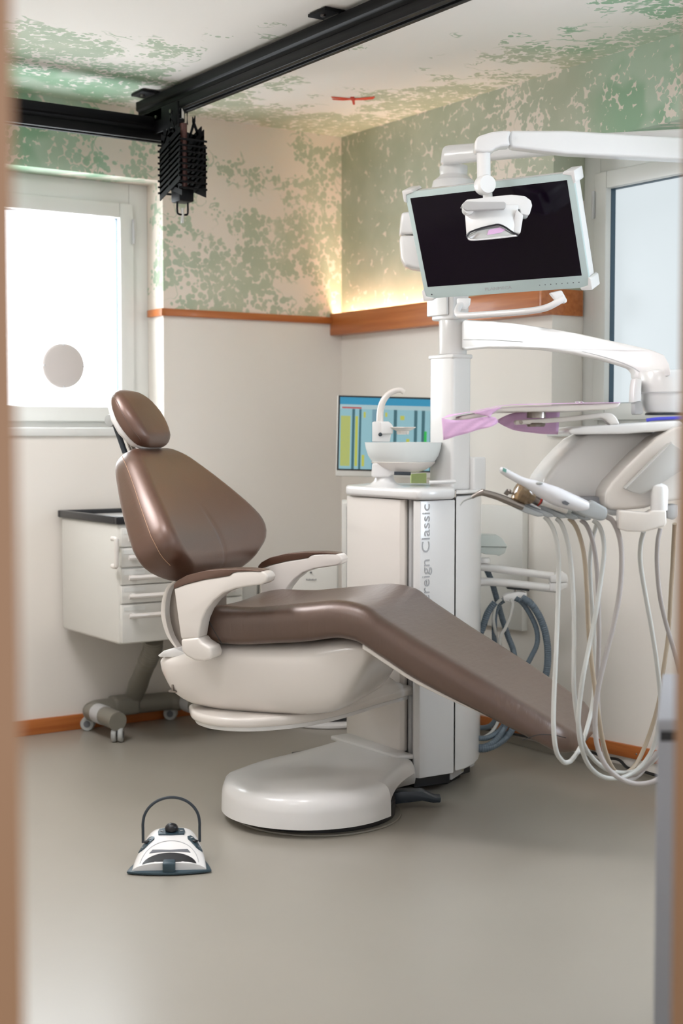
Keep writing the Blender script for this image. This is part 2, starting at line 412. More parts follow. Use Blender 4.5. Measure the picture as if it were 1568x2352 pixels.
def window(name, ax, o0, o1, z0, z1, dep, pm, fr=.10, hinge=True):
    """casement with fixed frame, sash and frosted pane; ax = wall it sits in"""
    w = bpy.data.objects.new(name, None); COL.objects.link(w); w['kind'] = 'structure'
    w.location = ((o0+o1)/2, dep, z0) if ax == 'b' else (dep, (o0+o1)/2, z0); MW[w] = Matrix.Translation(w.location)
    def bx(bm, a0, a1, b0, b1, d0, d1):
        if ax == 'b': box(bm, a0, a1, dep+d0, dep+d1, b0, b1)
        else: box(bm, dep+d0, dep+d1, a0, a1, b0, b1)
    def ringf(bm, a0, a1, b0, b1, t, d0, d1, tb=None):
        tb = tb or t
        bx(bm, a0, a0+t, b0, b1, d0, d1); bx(bm, a1-t, a1, b0, b1, d0, d1); bx(bm, a0+t, a1-t, b0, b0+tb, d0, d1); bx(bm, a0+t, a1-t, b1-t, b1, d0, d1)
    bm = BM(); ringf(bm, o0, o1, z0, z1, .085, 0, .06); build('window_frame', bm, M_frame, w, bevel=.004)
    bm = BM(); ringf(bm, o0+.075, o1-.075, z0+.03, z1-.085, .062, -.022, .05); build('window_sash', bm, M_frame, w, bevel=.006)
    bm = BM(); ringf(bm, o0+.135, o1-.135, z0+.09, z1-.145, .004, .004, .03); build('gasket', bm, M_gap, w)  # blue-grey strip standing in for the shaded gap and colour fringe round the pane
    bm = BM(); bx(bm, o0+.137, o1-.137, z0+.092, z1-.147, .026, .034); build('pane', bm, pm, w, smooth=False)
    if hinge:
        bm = BM()
        a = o1-.078
        c = Vector((a, dep-.028, z1-.2)) if ax == 'b' else Vector((dep-.028, a, z1-.2))
        tube(bm, [c+Vector((0, 0, .05)), c-Vector((0, 0, .05))], .006, 8)
        build('hinge', bm, M_lightgrey, w)
    return w
window('window_1', 'b', W1[0], W1[1], W1[2], W1[3], D1, M_pane1)
window('window_2', 'r', W2[0], W2[1], W2[2], W2[3], D2, M_pane2)
window('window_3', 'r', W3[0], W3[1], W3[2], W3[3], .1, M_pane3)
bm = BM(); box(bm, W1[0]-.02, W1[1]-.0, -.012, D1, W1[2]-.03, W1[2]+.004); build('trim_3', bm, M_frame, kind='structure', bevel=.004)
bm = BM(); box(bm, -.025, D2, W2[0]-.02, W2[1]+.0, W2[2]-.03, W2[2]+.004); build('trim_4', bm, M_frame, kind='structure', bevel=.004)
# LED strip in the cove
bm = BM(); box(bm, -.040, -.010, YS+.02, -.03, ZT-.045, ZT-.035)
M_led = mat('warm_led_strip', (255, 224, 184), .4, emit=(255, 230, 200), es=COVE_POWER)
build('light_strip', bm, M_led, label='warm glowing LED strip lying in the wooden cove by the room corner', cat='light', smooth=False)
# unseen ceiling fill lights, added to brighten the walls and chair sides
M_fill = mat('lamp_diffuser', (255, 250, 242), .5, emit=(252, 250, 252), es=CEIL_POWER)
for i, (x, y, hs) in enumerate(((-1.85, -2.25, .18), (-2.5, -1.25, .34), (-3.2, -2.9, .18))):
    t = thing('ceiling_light', ['square flush ceiling light above the head of the chair', 'square flush ceiling light nearest the left window', 'square flush ceiling light just inside the doorway'][i], 'ceiling light', (x, y, CEIL-.04), group='flush ceiling lights')
    bm = BM(); box(bm, x-hs-.03, x+hs+.03, y-hs-.03, y+hs+.03, CEIL-.04, CEIL-.001); build('lamp_housing', bm, M_frame, t, bevel=.004)
    bm = BM(); box(bm, x-hs, x+hs, y-hs, y+hs, CEIL-.044, CEIL-.041); build('diffuser', bm, M_fill, t, smooth=False)

# ------------------------------------------------------------------ DENTAL CHAIR
CO = CAM + RGT*(-.10) + FWD*4.41; CO.z = 0; CA = R(-54)
chair = thing('dental_chair', 'brown leather dental chair with white shell standing in the middle of the floor', 'chair', CO, CA)
CI = MW[chair].inverted(); CI3 = CI.to_3x3()
def CL(x, y, t):     # pixel -> chair-local point on the plane y = t
    o = CI @ CAM; r = CI3 @ ray(x, y); return o + r*((t-o.y)/r.y)
# seat + leg rest cushion, one piece: station table s -> top, bottom, half width
TOP = [(-.30,.640),(-.25,.668),(-.18,.680),(-.08,.681),(0,.688),(.10,.700),(.19,.710),(.26,.700),(.34,.655),(.45,.592),(.62,.500),(.80,.396),(.90,.338)]
BOT = [(-.30,.585),(-.24,.573),(-.14,.569),(.0,.580),(.095,.590),(.20,.606),(.245,.600),(.32,.560),(.426,.495),(.617,.405),(.80,.318),(.90,.268)]
HW = [(-.30,.20),(-.22,.275),(0,.285),(.25,.285),(.5,.262),(.75,.235),(.82,.225),(.90,.17)]
bm = BM(); rings = []
ss = [-.335,-.33,-.322,-.31]+[-.29+.02*i for i in range(58)]
ss = [s for s in ss if s <= .815]+[.828, .842, .853, .862, .868, .871]
for s in ss:
    zt, zb, hw = interp(TOP, s), interp(BOT, s), interp(HW, s)
    f = 1
    if s < -.29: f = max(.05, 1-((-.29-s)/.046)**2)**.5
    if s > .81: f = max(.04, 1-((s-.81)/.0614)**2)**.5
    mz = (zt+zb)/2; zt = mz+(zt-mz)*(.25+.75*f); zb = mz+(zb-mz)*(.25+.75*f); hw = hw-(1-f)*.09
    dish = .012 if s < .3 else .004
    rings.append([(s, u, z) for u, z in rrect(hw, zt, zb, .048, .022, top=lambda q, dd=dish, s_=s: dd*(abs(q)**2)-dd*.4 + (-.012*math.exp(-((s_+.12)/.09)**2)*(1-q*q)))])
loft(bm, rings); seat = build('seat_cushion', bm, M_leather_w, chair, local=True, sharp=60)
bm = BM()   # stitched seams at seat corner and foot end
tube(bm, [CL(x, y, -.289) for x, y in ((462, 1410), (478, 1425), (495, 1455), (510, 1480))], .0012, 6)
build('seam', bm, M_black, seat, local=True); bm = BM()
tube(bm, [CL(x, y, -.235) for x, y in ((1200, 1700), (1235, 1688), (1270, 1688), (1300, 1695))], .0012, 6)
build('seam', bm, M_black, seat, local=True)
bm = BM(); rings = []   # white support pan under the leg rest
for i in range(16):
    s = .27+.40*i/15; zb = interp(BOT, s); hw = interp(HW, s)
    rings.append([(s, u, z) for u, z in rrect(hw-.012-.04*(i/15)**3, zb+.004, zb-.013*(1-.6*(i/15)**2), .006, .006, m=6)])
loft(bm, rings); build('leg_rest_pan', bm, M_cream, chair, local=True)

# backrest: frame with origin at the lower rear, v along the spine, n out of the front face
def spine_frame(s, z, lean):   # lean from vertical towards the head end
    v = Vector((-math.sin(lean), 0, math.cos(lean))); n = Vector((math.cos(lean), 0, math.sin(lean)))
    o = Vector((s, 0, z)); return lambda u, nn, vv: o + Vector((0, 1, 0))*u + n*nn + v*vv
BF = spine_frame(-.338, .735, R(34.5))
BHW = [(0,.14),(.006,.20),(.018,.250),(.035,.287),(.06,.328),(.095,.350),(.125,.350),(.17,.334),(.22,.309),(.27,.281),(.32,.250),(.366,.220),(.414,.188),(.44,.163),(.458,.132),(.468,.09),(.474,.05)]
BN = [(0,.03),(.02,.075),(.06,.098),(.12,.108),(.25,.104),(.40,.088),(.45,.07),(.468,.05),(.474,.03)]
bm = BM(); rings = []; seamL = []; seamR = []
vs = [0,.004,.012,.02,.03,.045,.06]+[.08+.02*i for i in range(17)]+[.415,.43,.44,.45,.458,.465,.470,.474]
for v in vs:
    hw, T = interp(BHW, v)*1.075, interp(BN, v)
    bol = interp([(0,.0),(.06,.016),(.14,.022),(.3,.010),(.47,.0)], v)
    cre = interp([(0,.0),(.03,.003),(.1,.004),(.17,.002),(.21,0)], v)
    back = interp([(0,.01),(.03,-.002),(.1,-.006),(.3,-.006),(.44,.0),(.474,.02)], v)
    rr = rrect(hw, T, back, .050, .02, m=48, top=lambda q, b=bol, c=cre, h=hw: b*(min(1, abs(q)*1.15)**2)-c*math.exp(-((q*h)/.010)**2))
    rings.append([BF(u, z, v) for u, z in rr])
    if .03 < v < .46:
        seamL.append(BF(-hw-.0002, T-.036+bol*.2, v)); seamR.append(BF(hw+.0002, T-.036+bol*.2, v))
loft(bm, rings); back = build('backrest', bm, M_leather, chair, local=True, sharp=60)
for q_ in (seamL, seamR):
    bm = BM(); tube(bm, q_, .0009, 6, k=2); build('seam', bm, M_thread, back, local=True)
bm = BM(); rings = []
for v in [.02, .03, .05, .1, .2, .3, .37, .40, .41]:
    hw = interp(BHW, v)-.08
    rings.append([BF(u, z, v) for u, z in rrect(max(hw, .04), .010, -.014, .01, .012, m=6)])
loft(bm, rings); build('backrest_shell', bm, M_cream, chair, local=True)

# headrest
hc = CL(322, 958, 0)
HF = spine_frame(-.522, 1.158, R(33))
HHW = [(0,.045),(.004,.068),(.014,.088),(.035,.106),(.07,.117),(.11,.120),(.15,.112),(.18,.098),(.20,.080),(.212,.058),(.218,.035)]
bm = BM(); rings = []; sl = []
for v in [0,.002,.005,.01,.018,.028,.04,.055,.075,.095,.115,.135,.155,.17,.183,.194,.203,.21,.215,.218]:
    hw = interp(HHW, v); T = interp([(0,-.004),(.008,.012),(.03,.026),(.09,.032),(.15,.028),(.20,.012),(.218,-.004)], v)
    zb = interp([(0,-.012),(.02,-.024),(.1,-.030),(.2,-.022),(.218,-.010)], v)
    rings.append([HF(u, z, v) for u, z in rrect(hw, T, zb, .034, .008, m=24, top=lambda q: -.004*abs(q)**2)])
    if .012 < v < .21: sl.append(HF(-hw-.0002, min(T-.024, .002), v))
loft(bm, rings); head = build('headrest', bm, M_leather, chair, local=True, sharp=60)
bm = BM(); tube(bm, sl, .0010, 6, k=2); build('seam', bm, M_leather_w, head, local=True)
bm = BM(); rings = []
for v in [.004, .01, .03, .08, .13, .18, .20, .212]:
    hw = max(.03, interp(HHW, v)-.008); zz = interp([(.004,-.026),(.03,-.046),(.1,-.056),(.18,-.046),(.212,-.028)], v)
    rings.append([HF(u, z, v) for u, z in rrect(hw, -.016, zz, .006, .02, m=8)])
loft(bm, rings); build('headrest_shell', bm, M_white, head, local=True)
bm = BM()
a0, a1 = CL(263, 972, -.05), CL(287, 1040, -.05)
tube(bm, [a0, a1], .009, 12, smooth=False); build('headrest_bar', bm, M_dark, chair, local=True)
bm = BM(); tube(bm, [a0+Vector((.014, .03, 0)), a1+Vector((.016, .03, 0))], .011, 12, smooth=False)
bar = build('headrest_bar', bm, M_steel, chair, local=True)
bm = BM(); k0 = CL(259, 965, -.075); lathe(bm, [(.001,-.02),(.019,-.018),(.021,0),(.019,.018),(.001,.02)], k0, 20, ax=(.2, 1, .1))
box(bm, k0.x-.006, k0.x+.03, k0.y-.01, k0.y+.03, k0.z-.012, k0.z+.016)
build('adjustment_knob', bm, M_grey, bar, local=True)

# armrests
def armrest(t0, sgn, pxs=None):
    """t0 = outer face plane; sgn +1 when the arm is on the door side (thickness grows away)"""
    top = [(399,1352),(430,1341),(470,1331),(510,1325),(527,1322)]; step = [(533,1316),(545,1313),(575,1312),(598,1312)]
    tip = [(608,1315),(615,1325),(612,1337),(600,1343)]
    und = [(570,1347),(540,1352),(513,1362),(490,1380),(473,1402),(463,1425),(458,1450),(456,1466)]
    bot = [(415,1468),(408,1420)]
    body = [CL(x, y, -.345) for x, y in top+step+tip+und+bot]
    foot = [CL(x, y, -.345) for x, y in [(416,1468),(456,1464),(462,1474),(484,1487),(488,1502),(486,1514),(470,1519),(448,1517),(428,1506),(418,1495)]]
    pad = [CL(x, y, -.345) for x, y in [(399,1352),(399,1343),(408,1333),(430,1321),(470,1311),(520,1307),(560,1307),(600,1311),(598,1313),(575,1312),(545,1313),(533,1316),(527,1322),(510,1325),(470,1331),(430,1341)]]
    def sh(pts, t): return [Vector((p.x, t, p.z)) for p in pts]
    b = BM(); prism(b, sh(body, t0), (0, sgn*.062, 0)); a = build('armrest', b, M_cream, chair, local=True, bevel=.010, seg=4)
    b = BM(); prism(b, sh(pad, t0-sgn*.001), (0, sgn*.064, 0)); build('armrest_pad', b, M_leather, a, local=True, bevel=.006, seg=3)
    b = BM(); prism(b, sh(foot, t0-sgn*.004), (0, sgn*.075, 0)); build('armrest_foot', b, M_cream, a, local=True, bevel=.012, seg=4)
    return a
armrest(-.345, 1); armrest(.345, -1)
# curved bracket behind the seat
bm = BM()
arc = [CL(x, y, -.19) for x, y in [(400,1332),(380,1352),(370,1385),(370,1420),(382,1460),(404,1492)]]
c = crom(arc, 6)
inn = [p + Vector((.010, 0, 0))*math.sin(PI*(.12+.76*i/(len(c)-1))) + Vector((.006, 0, 0)) for i, p in enumerate(c)]
prism(bm, c+inn[::-1], (0, .38, 0)); build('back_bracket', bm, M_cream, chair, local=True, bevel=.004)
bm = BM()
c2 = [p+Vector((.012, 0, 0)) for p in c]; c3 = [p + Vector((.05, 0, 0))*math.sin(PI*(.1+.8*i/(len(c)-1)))+Vector((.013, 0, 0)) for i, p in enumerate(c)]
prism(bm, [p+Vector((0, .03, 0)) for p in c2+c3[::-1]], (0, .32, 0)); build('back_plate', bm, M_steel, chair, local=True)

# seat housing (boat shaped shell)
bm = BM(); rings = []
HT = [(-.43,.50),(-.40,.520),(-.32,.545),(-.24,.572),(.0,.584),(.1,.592),(.2,.606),(.28,.585),(.33,.565)]
HB = [(-.43,.47),(-.41,.445),(-.36,.385),(-.30,.360),(-.18,.347),(-.05,.347),(.06,.352),(.13,.362),(.18,.385),(.225,.45),(.27,.54)]
for i in range(40):
    s = -.43+.70*i/39; zt, zb = interp(HT, s)-.004, interp(HB, s)
    hw = interp([(-.43,.17),(-.42,.20),(-.40,.225),(-.36,.25),(-.28,.268),(-.1,.272),(.1,.268),(.2,.25),(.28,.23)], s)
    n = 40; ring = []
    for j in range(n):
        a = 2*PI*j/n; cu, su = math.cos(a), math.sin(a)
        y = math.copysign(abs(cu)**.38, cu); z = math.copysign(abs(su)**.42, su)
        tap = 1-.10*((1-z)/2)**1.5
        ring.append((s, y*hw*tap, (zt+zb)/2+(zt-zb)/2*z))
    rings.append(ring)
loft(bm, rings); hous = build('seat_housing', bm, M_cream, chair, local=True, sharp=60)
bm = BM(); prism(bm, [CL(x, y, -.235) for x, y in [(361,1506),(375,1495),(404,1490),(420,1497),(436,1507),(430,1510),(366,1510)]], (0, .40, 0))
build('rear_cover', bm, M_white, hous, local=True, bevel=.004)
bm = BM(); pp = CL(397, 1581, -.235); box(bm, pp.x-.012, pp.x+.012, pp.y-.006, pp.y+.02, pp.z-.012, pp.z-.006); box(bm, pp.x-.002, pp.x+.004, pp.y-.006, pp.y+.02, pp.z-.008, pp.z+.012)
build('release_lever', bm, M_steel, hous, local=True)
bm = BM(); prism(bm, [CL(x, y, -.20) for x, y in [(806,1476),(838,1492),(818,1520),(806,1530),(800,1500)]], (0, .36, 0))
build('knee_gusset', bm, M_lightgrey, hous, local=True, bevel=.003)

# swing arm from under the seat to the column
def plan(pts): return [Vector((p.x, p.y, 0)) for p in pts]
near = [PZ(x, y, .34) for x, y in [(433,1630),(445,1648),(490,1660),(560,1664),(640,1660),(720,1650),(800,1632),(880,1608),(952,1588)]]
col_c = Vector((-.80, -1.25, 0))
far = [Vector((p.x+.30, p.y+.22, 0)) for p in near[1:5]][::-1]
outl = plan(near)+[col_c]+far
outl = crom(outl[:8], 4)+outl[8:]
ctr = sum(outl, Vector())/len(outl)
def slab(z0, z1, ins, b):
    bm = BM(); pts = [p+(ctr-p)*ins for p in outl]
    prism(bm, [p+UP*z0 for p in pts], UP*(z1-z0)); return bm
arm_ = build('swing_arm', slab(.328, .358, 0, 0), M_cream, chair, bevel=.010, seg=3)
build('arm_skirt', slab(.316, .335, .05, 0), M_white, arm_, bevel=.004)
bm = BM(); rings = []   # crowned top rising towards the chair
for f_, z in ((0.012, .352), (.05, .30), (.14, .6), (.30, .85), (.45, 1.0)):
    rings.append([Vector(((p+(ctr-p)*f_).x, (p+(ctr-p)*f_).y, z if z < .36 and f_ < .02 else .357+.105*z*math.exp(-(((p+(ctr-p)*f_).x+.98)/.13)**2))) for p in outl])
loft(bm, rings); build('arm_crown', bm, M_cream, arm_, sharp=60)

# base pod on the floor
BC = Vector((CO.x, CO.y, 0)); RB = .272
pl = []
for i in range(25):
    a = R(132) + R(168)*i/24
    pl.append(BC + Vector((math.cos(a)*RB*1.02, math.sin(a)*RB, 0)))
pl += [PZ(x, y, z) for x, y, z in [(800,1896,.03),(840,1884,.035),(875,1868,.045)]]
pl += [P(892, 1856, 4.36), P(900, 1830, 4.40), P(914, 1805, 4.47), P(934, 1787, 4.55), P(953, 1777, 4.60)]
pl += [Vector((-.80, -1.58, 0)), Vector((-.80, -1.25, 0)), PZ(775, 1708, .115), PZ(720, 1720, .115), PZ(650, 1737, .115), PZ(590, 1752, .115)]
zb_ = []
for p in pl:
    zb_.append(p.z if .03 < p.z < .1 else .028)
plc = crom([Vector((p.x, p.y, z)) for p, z in zip(pl, zb_)], 3, closed=True)
cen = Vector((-1.12, -1.49, 0))
bm = BM(); rings = []
def lift(q): return .008*math.exp(-((q.x+.82)/.10)**2)
for ins, zz in ((0, None), (.004, .075), (.012, .095), (.035, .112), (.075, .122), (.15, .125), (.35, .128), (.7, .129)):
    r_ = []
    for p in plc:
        q = Vector((p.x, p.y, 0)); q = q+(cen-q)*ins
        r_.append(Vector((q.x, q.y, p.z if zz is None else max(p.z+.004, zz+lift(q)))))
    rings.append(r_)
loft(bm, rings); pod = build('base_cover', bm, M_white, chair, sharp=70)
bm = BM(); lathe(bm, [(.24,.004),(.245,.006),(.245,.05),(.2,.05)], BC+Vector((.03, 0, 0)), 48); build('base_ring', bm, M_black, chair)
bm = BM(); lathe(bm, [(.262,.0),(.264,.002),(.262,.006),(.22,.008)], BC+Vector((.03, 0, 0)), 64); build('base_gasket', bm, M_greyd, chair)
bm = BM(); prism(bm, [Vector((-.86, -1.60, .124)), Vector((-.80, -1.62, .124)), Vector((-.79, -1.22, .124)), Vector((-.87, -1.22, .124))], (0, 0, .016))
build('base_collar', bm, M_white, pod, bevel=.005)
bm = BM(); box(bm, -1.05, -.78, -1.50, -1.25, .005, .11); build('base_chassis', bm, M_black, chair, bevel=.004)
bm = BM(); vprism(bm, [(898,1822),(925,1818),(970,1818),(985,1826),(1000,1832),(1013,1832),(1012,1844),(995,1845),(970,1840),(905,1848)], 4.48, .05)
build('lift_stop_bar', bm, M_dark, chair, bevel=.004)

# ------------------------------------------------------------------ DENTAL UNIT (column, basin, tower)
unit = thing('dental_unit', 'white dental unit column with frosted spittoon and tall tower behind the chair', 'dental unit', (-.6, -1.4, 0))
def col(pts, z0, z1, nm, m, b=.004, par=unit, **k):
    bm = BM(); prism(bm, [Vector((p.x, p.y, z0)) for p in pts], UP*(z1-z0)); return build(nm, bm, m, par, bevel=b, seg=3, **k)
def F(x, d): return P(x, 1176, d)
Z0, Z1 = .065, .978
inner = [F(1000, 5.2), F(900, 5.2)]
lp = [F(796, 5.0), F(798, 4.975), F(855, 4.84), F(905, 4.73), F(918, 4.70), F(930, 4.695), F(936, 4.71), F(938, 4.78), F(850, 5.1)]
col(lp, .135, Z1, 'side_panel', M_cream, .003)
col([F(936, 4.74), F(938, 4.705), F(944, 4.695), F(950, 4.70), F(950, 4.9), F(937, 4.9)], Z0, Z1, 'rail', M_lightgrey, .002)
fp = [F(949, 4.72), F(949, 4.64), F(952, 4.625), F(965, 4.615), F(1044, 4.69), F(1044, 4.95), F(949, 4.95)]
front = col(fp, Z0, Z1, 'front_panel', M_white, .003)
rp = [F(1046.5, 4.692), F(1070, 4.73), F(1090, 4.79), F(1101, 4.87), F(1105, 4.96), F(1105, 5.10), F(1046, 5.15)]
col(rp, Z0+.004, Z1+.012, 'right_panel', M_white, .006)
col([F(808, 5.0), F(940, 4.76), F(1040, 4.74), F(1092, 4.95), F(1085, 5.1), F(840, 5.15)], .03, Z1-.01, 'core', M_lightgrey, .002)
base = [F(952, 4.66), F(1035, 4.73), F(1036, 4.78), F(1082, 4.88), F(1078, 5.0), F(900, 5.05), F(905, 4.8)]
pln = col(base, .022, .085, 'plinth', M_black, .003)
col([F(960, 4.8), F(1030, 4.8), F(1060, 4.9), F(1050, 5.0), F(920, 5.0)], 0, .03, 'plinth_foot', M_black, .003)
bm = BM(); a_, b_ = F(1038, 4.780), F(1066, 4.842)
nrm = (b_-a_).cross(UP).normalized()*.002
if nrm.dot(FWD) > 0: nrm = -nrm
prism(bm, [Vector((a_.x, a_.y, .036))+nrm, Vector((b_.x, b_.y, .036))+nrm, Vector((b_.x, b_.y, .072))+nrm, Vector((a_.x, a_.y, .072))+nrm], nrm*.5)
build('rating_plate', bm, mat('rating_plate_metal', (168, 162, 140), .4), pln)
bm = BM(); e_ = F(1072, 4.84)
for i in range(4):
    q0 = a_.lerp(b_, .12); q1 = a_.lerp(b_, .85-.1*(i % 2)); z = .064-.007*i
    prism(bm, [Vector((q0.x, q0.y, z))+nrm*2, Vector((q1.x, q1.y, z))+nrm*2, Vector((q1.x, q1.y, z+.002))+nrm*2, Vector((q0.x, q0.y, z+.002))+nrm*2], nrm*.3)
build('plate_print', bm, M_print, pln)
bm = BM(); lathe(bm, [(.0,0),(.007,0),(.007,.01),(0,.01)], Vector((e_.x, e_.y, .056)), 16, ax=-FWD); build('pipe_union', bm, M_steel, pln)
# lettering running up the front panel
q0, q1 = F(965, 4.615), F(1044, 4.69)
hd = Vector((q1.x-q0.x, q1.y-q0.y, 0)).normalized(); out = hd.cross(UP).normalized()
if out.dot(FWD) > 0: out = -out
pt = q0 + hd*.037; pt = Vector((pt.x, pt.y, P(980, 1157, 4.62).z)) + out*.0012
Mx = Matrix.Translation(pt) @ Matrix((tuple(UP)+(0,), tuple(-hd)+(0,), tuple(out)+(0,), (0, 0, 0, 1))).transposed()
text_mesh('lettering', 'Sovereign Classic', .045, Mx, M_label, front, 'RIGHT', xs=1.30)
# top cap
cap = [F(794, 5.02), F(795, 4.955), F(803, 4.93), F(860, 4.80), F(915, 4.68), F(950, 4.610), F(965, 4.600), F(1005, 4.625), F(1044, 4.675), F(1045, 5.15), F(850, 5.2)]
top = col(cap, Z1+.003, 1.016, 'top_cap', M_white, .012)
col([F(1046.5, 4.685), F(1072, 4.72), F(1094, 4.79), F(1106, 4.88), F(1109, 4.96), F(1108, 5.1), F(1046, 5.15)], Z1+.018, 1.004, 'top_cap', M_white, .004)
bc = P(926, 1016, 4.92)
pc = P(882, 1110, 4.90)
bm = BM(); lathe(bm, [(.075,0),(.070,.004),(.048,.010),(.036,.022),(.032,.036),(.031,.046),(0,.046)], Vector((pc.x, pc.y, 1.012)), 40); build('basin_pedestal', bm, M_white, top)
bm = BM(); lathe(bm, [(.024,0),(.024,.012)], Vector((pc.x, pc.y, 1.058)), 32); build('basin_swivel', bm, M_dark, top)
bm = BM(); tube(bm, [P(985, 1108, 4.80), P(1015, 1107, 4.80), P(1040, 1106, 4.82)], .020, 14, flat=.35); build('cap_bulge', bm, M_white, top)
# basin
bz = bc.z
basin = thing('spittoon_basin', 'frosted round glass rinsing bowl with a white spout on top of the dental unit', 'basin', (bc.x, bc.y, 1.07))
bm = BM(); lathe(bm, [(.095,-.072),(.108,-.066),(.122,-.045),(.130,-.02),(.1335,0),(.1300,0),(.126,-.02),(.118,-.044),(.104,-.062),(.09,-.068)], bc, 56)
build('glass_bowl', bm, M_glass, basin)
bm = BM(); lathe(bm, [(.001,-.106),(.045,-.104),(.075,-.096),(.098,-.082),(.112,-.068),(.108,-.066),(.09,-.074),(.001,-.078)], bc, 56)
build('lower_bowl', bm, M_cream, basin)
bm = BM(); q = P(925, 1088, 4.84); tube(bm, [P(905, 1087, 4.84), P(943, 1088, 4.84)], .006, 8); build('drain_slot', bm, M_dark, basin)
bm = BM(); vprism(bm, [(855,1065),(853,1096),(872,1096),(893,1096),(900,1090),(930,1088),(930,1075),(880,1062)], 4.86, .05); build('bowl_neck', bm, M_white, basin, bevel=.006, seg=3)
bm = BM(); vprism(bm, [(855,970),(858,968),(893,968),(898,976),(898,996),(895,1015),(855,1015)], 4.90, .045); sp = build('spout_block', bm, M_white, basin, bevel=.006, seg=3)
bm = BM(); vprism(bm, [(873,968),(893,968),(902,977),(902,997),(875,997)], 4.89, .03); build('cup_filler', bm, M_white, sp, bevel=.005, seg=3)
bm = BM(); ball(bm, P(873, 998, 4.895), .007); build('filler_nozzle', bm, M_dark, sp)
bm = BM(); w = 4.915
tube(bm, [P(872, 968, w), P(873, 945, w), P(878, 925, w), P(889, 908, w), P(905, 898, w), P(920, 896, w), P(928, 901, w)], lambda t: .0125-.003*t, 14); build('water_spout', bm, M_cream, sp)
bm = BM(); cc = P(925, 990, 4.90); lathe(bm, [(.020,-.012),(.022,-.006),(.022,0),(.034,.005),(.045,.012),(.044,.014),(.03,.008),(.001,.004)], cc, 32); build('cup_holder', bm, M_cream, sp)
# tower
tc_ = P(1038, 1000, 4.86)
TX, TY = .085, .13
def tow(x0, x1, y0, y1, z0, z1, nm, m, b=.012, par=unit):
    bm = BM(); box(bm, tc_.x+x0, tc_.x+x1, tc_.y+y0, tc_.y+y1, z0, z1); return build(nm, bm, m, par, bevel=b, seg=4)
tower = tow(0, TX, 0, TY, 1.0, 1.468, 'tower', M_white)
tow(-.003, TX+.003, -.003, TY+.003, 1.452, 1.468, 'tower_collar', M_white, .006, tower)
bm = BM(); lathe(bm, [(.001,0),(.0485,0),(.0485,.118),(.001,.118)], Vector((tc_.x+.045, tc_.y+.055, 1.468)), 32); build('arm_hub', bm, M_white, unit, bevel=.003)
tow(.0, TX-.012, .0, TY-.01, 1.585, 1.96, 'upper_tower', M_white, .008)
tow(-.012, .0, .02, TY, 1.60, 1.70, 'tower_rail', M_white, .004)
hc_ = Vector((tc_.x+.045, tc_.y+.055, 0))
bm = BM(); lathe(bm, [(.001,1.94),(.074,1.94),(.076,1.955),(.076,2.035),(.070,2.060),(.050,2.075),(.048,2.080),(.001,2.08)], hc_, 40); build('top_drum', bm, M_white, unit)
bm = BM(); lathe(bm, [(.001,2.08),(.046,2.08),(.048,2.09),(.048,2.11),(.001,2.11)], hc_, 36); build('drum_neck', bm, M_white, unit)
tow(.08, .135, -.02, .08, 1.0, 1.115, 'rear_box', M_white, .006)

# delivery arm and everything it carries stand a little nearer the door than the chair
P0 = P; DO = .40
def dA(x): return 4.84-(.62+DO)*(x-1062)/480
bm = BM(); vprism(bm, [(1063,738),(1068,734),(1130,737),(1190,743),(1250,752),(1320,764),(1380,777),(1440,790),(1495,803),(1525,815),(1536,835),(1541,862),
   (1500,872),(1461,869),(1460,856),(1452,846),(1430,838),(1380,824),(1320,811),(1250,802),(1190,799),(1120,798),(1070,803),(1063,798)], dA, .075)
darm = thing('delivery_arm', 'long curved white arm reaching right from the tower to the instrument console', 'arm', P(1065, 803, 4.84))
build('arm_shell', bm, M_white, darm, bevel=.010, seg=3)
bm = BM(); pts = [P(x, y, dA(x)-.0005) for x, y in [(1064,780),(1130,781),(1190,785),(1250,791),(1320,803),(1400,824),(1450,843),(1478,862)]]
tube(bm, [p-FWD*.0012 for p in pts], .0015, 6); build('arm_groove', bm, M_lightgrey, darm)
def P(x, y, d): return P0(x, y, d-DO)
bm = BM(); vprism(bm, [(1458,869),(1474,869),(1472,920),(1453,925),(1455,890)], 4.27, .06); build('joint_plate', bm, M_white, darm, bevel=.004)
bm = BM(); vprism(bm, [(1456,922),(1474,921),(1478,945),(1474,952),(1457,952)], 4.29, .05); build('joint_post', bm, M_lightgrey, darm, bevel=.004)
jc = P(1535, 896, 4.33)
bm = BM(); lathe(bm, [(.001,.053),(.06,.055),(.078,.052),(.082,.046),(.082,-.006),(.078,-.010),(.001,-.010)], jc, 40); jn = build('joint_drum', bm, M_white, darm)
bm = BM(); lathe(bm, [(.001,-.010),(.075,-.010),(.074,-.03),(.066,-.056),(.058,-.064),(.001,-.066)], jc, 40); build('joint_cup', bm, M_white, jn)
bm = BM(); lathe(bm, [(.06,-.062),(.064,-.066),(.062,-.069),(.01,-.069)], jc, 40); build('joint_seal', bm, M_dark, jn)

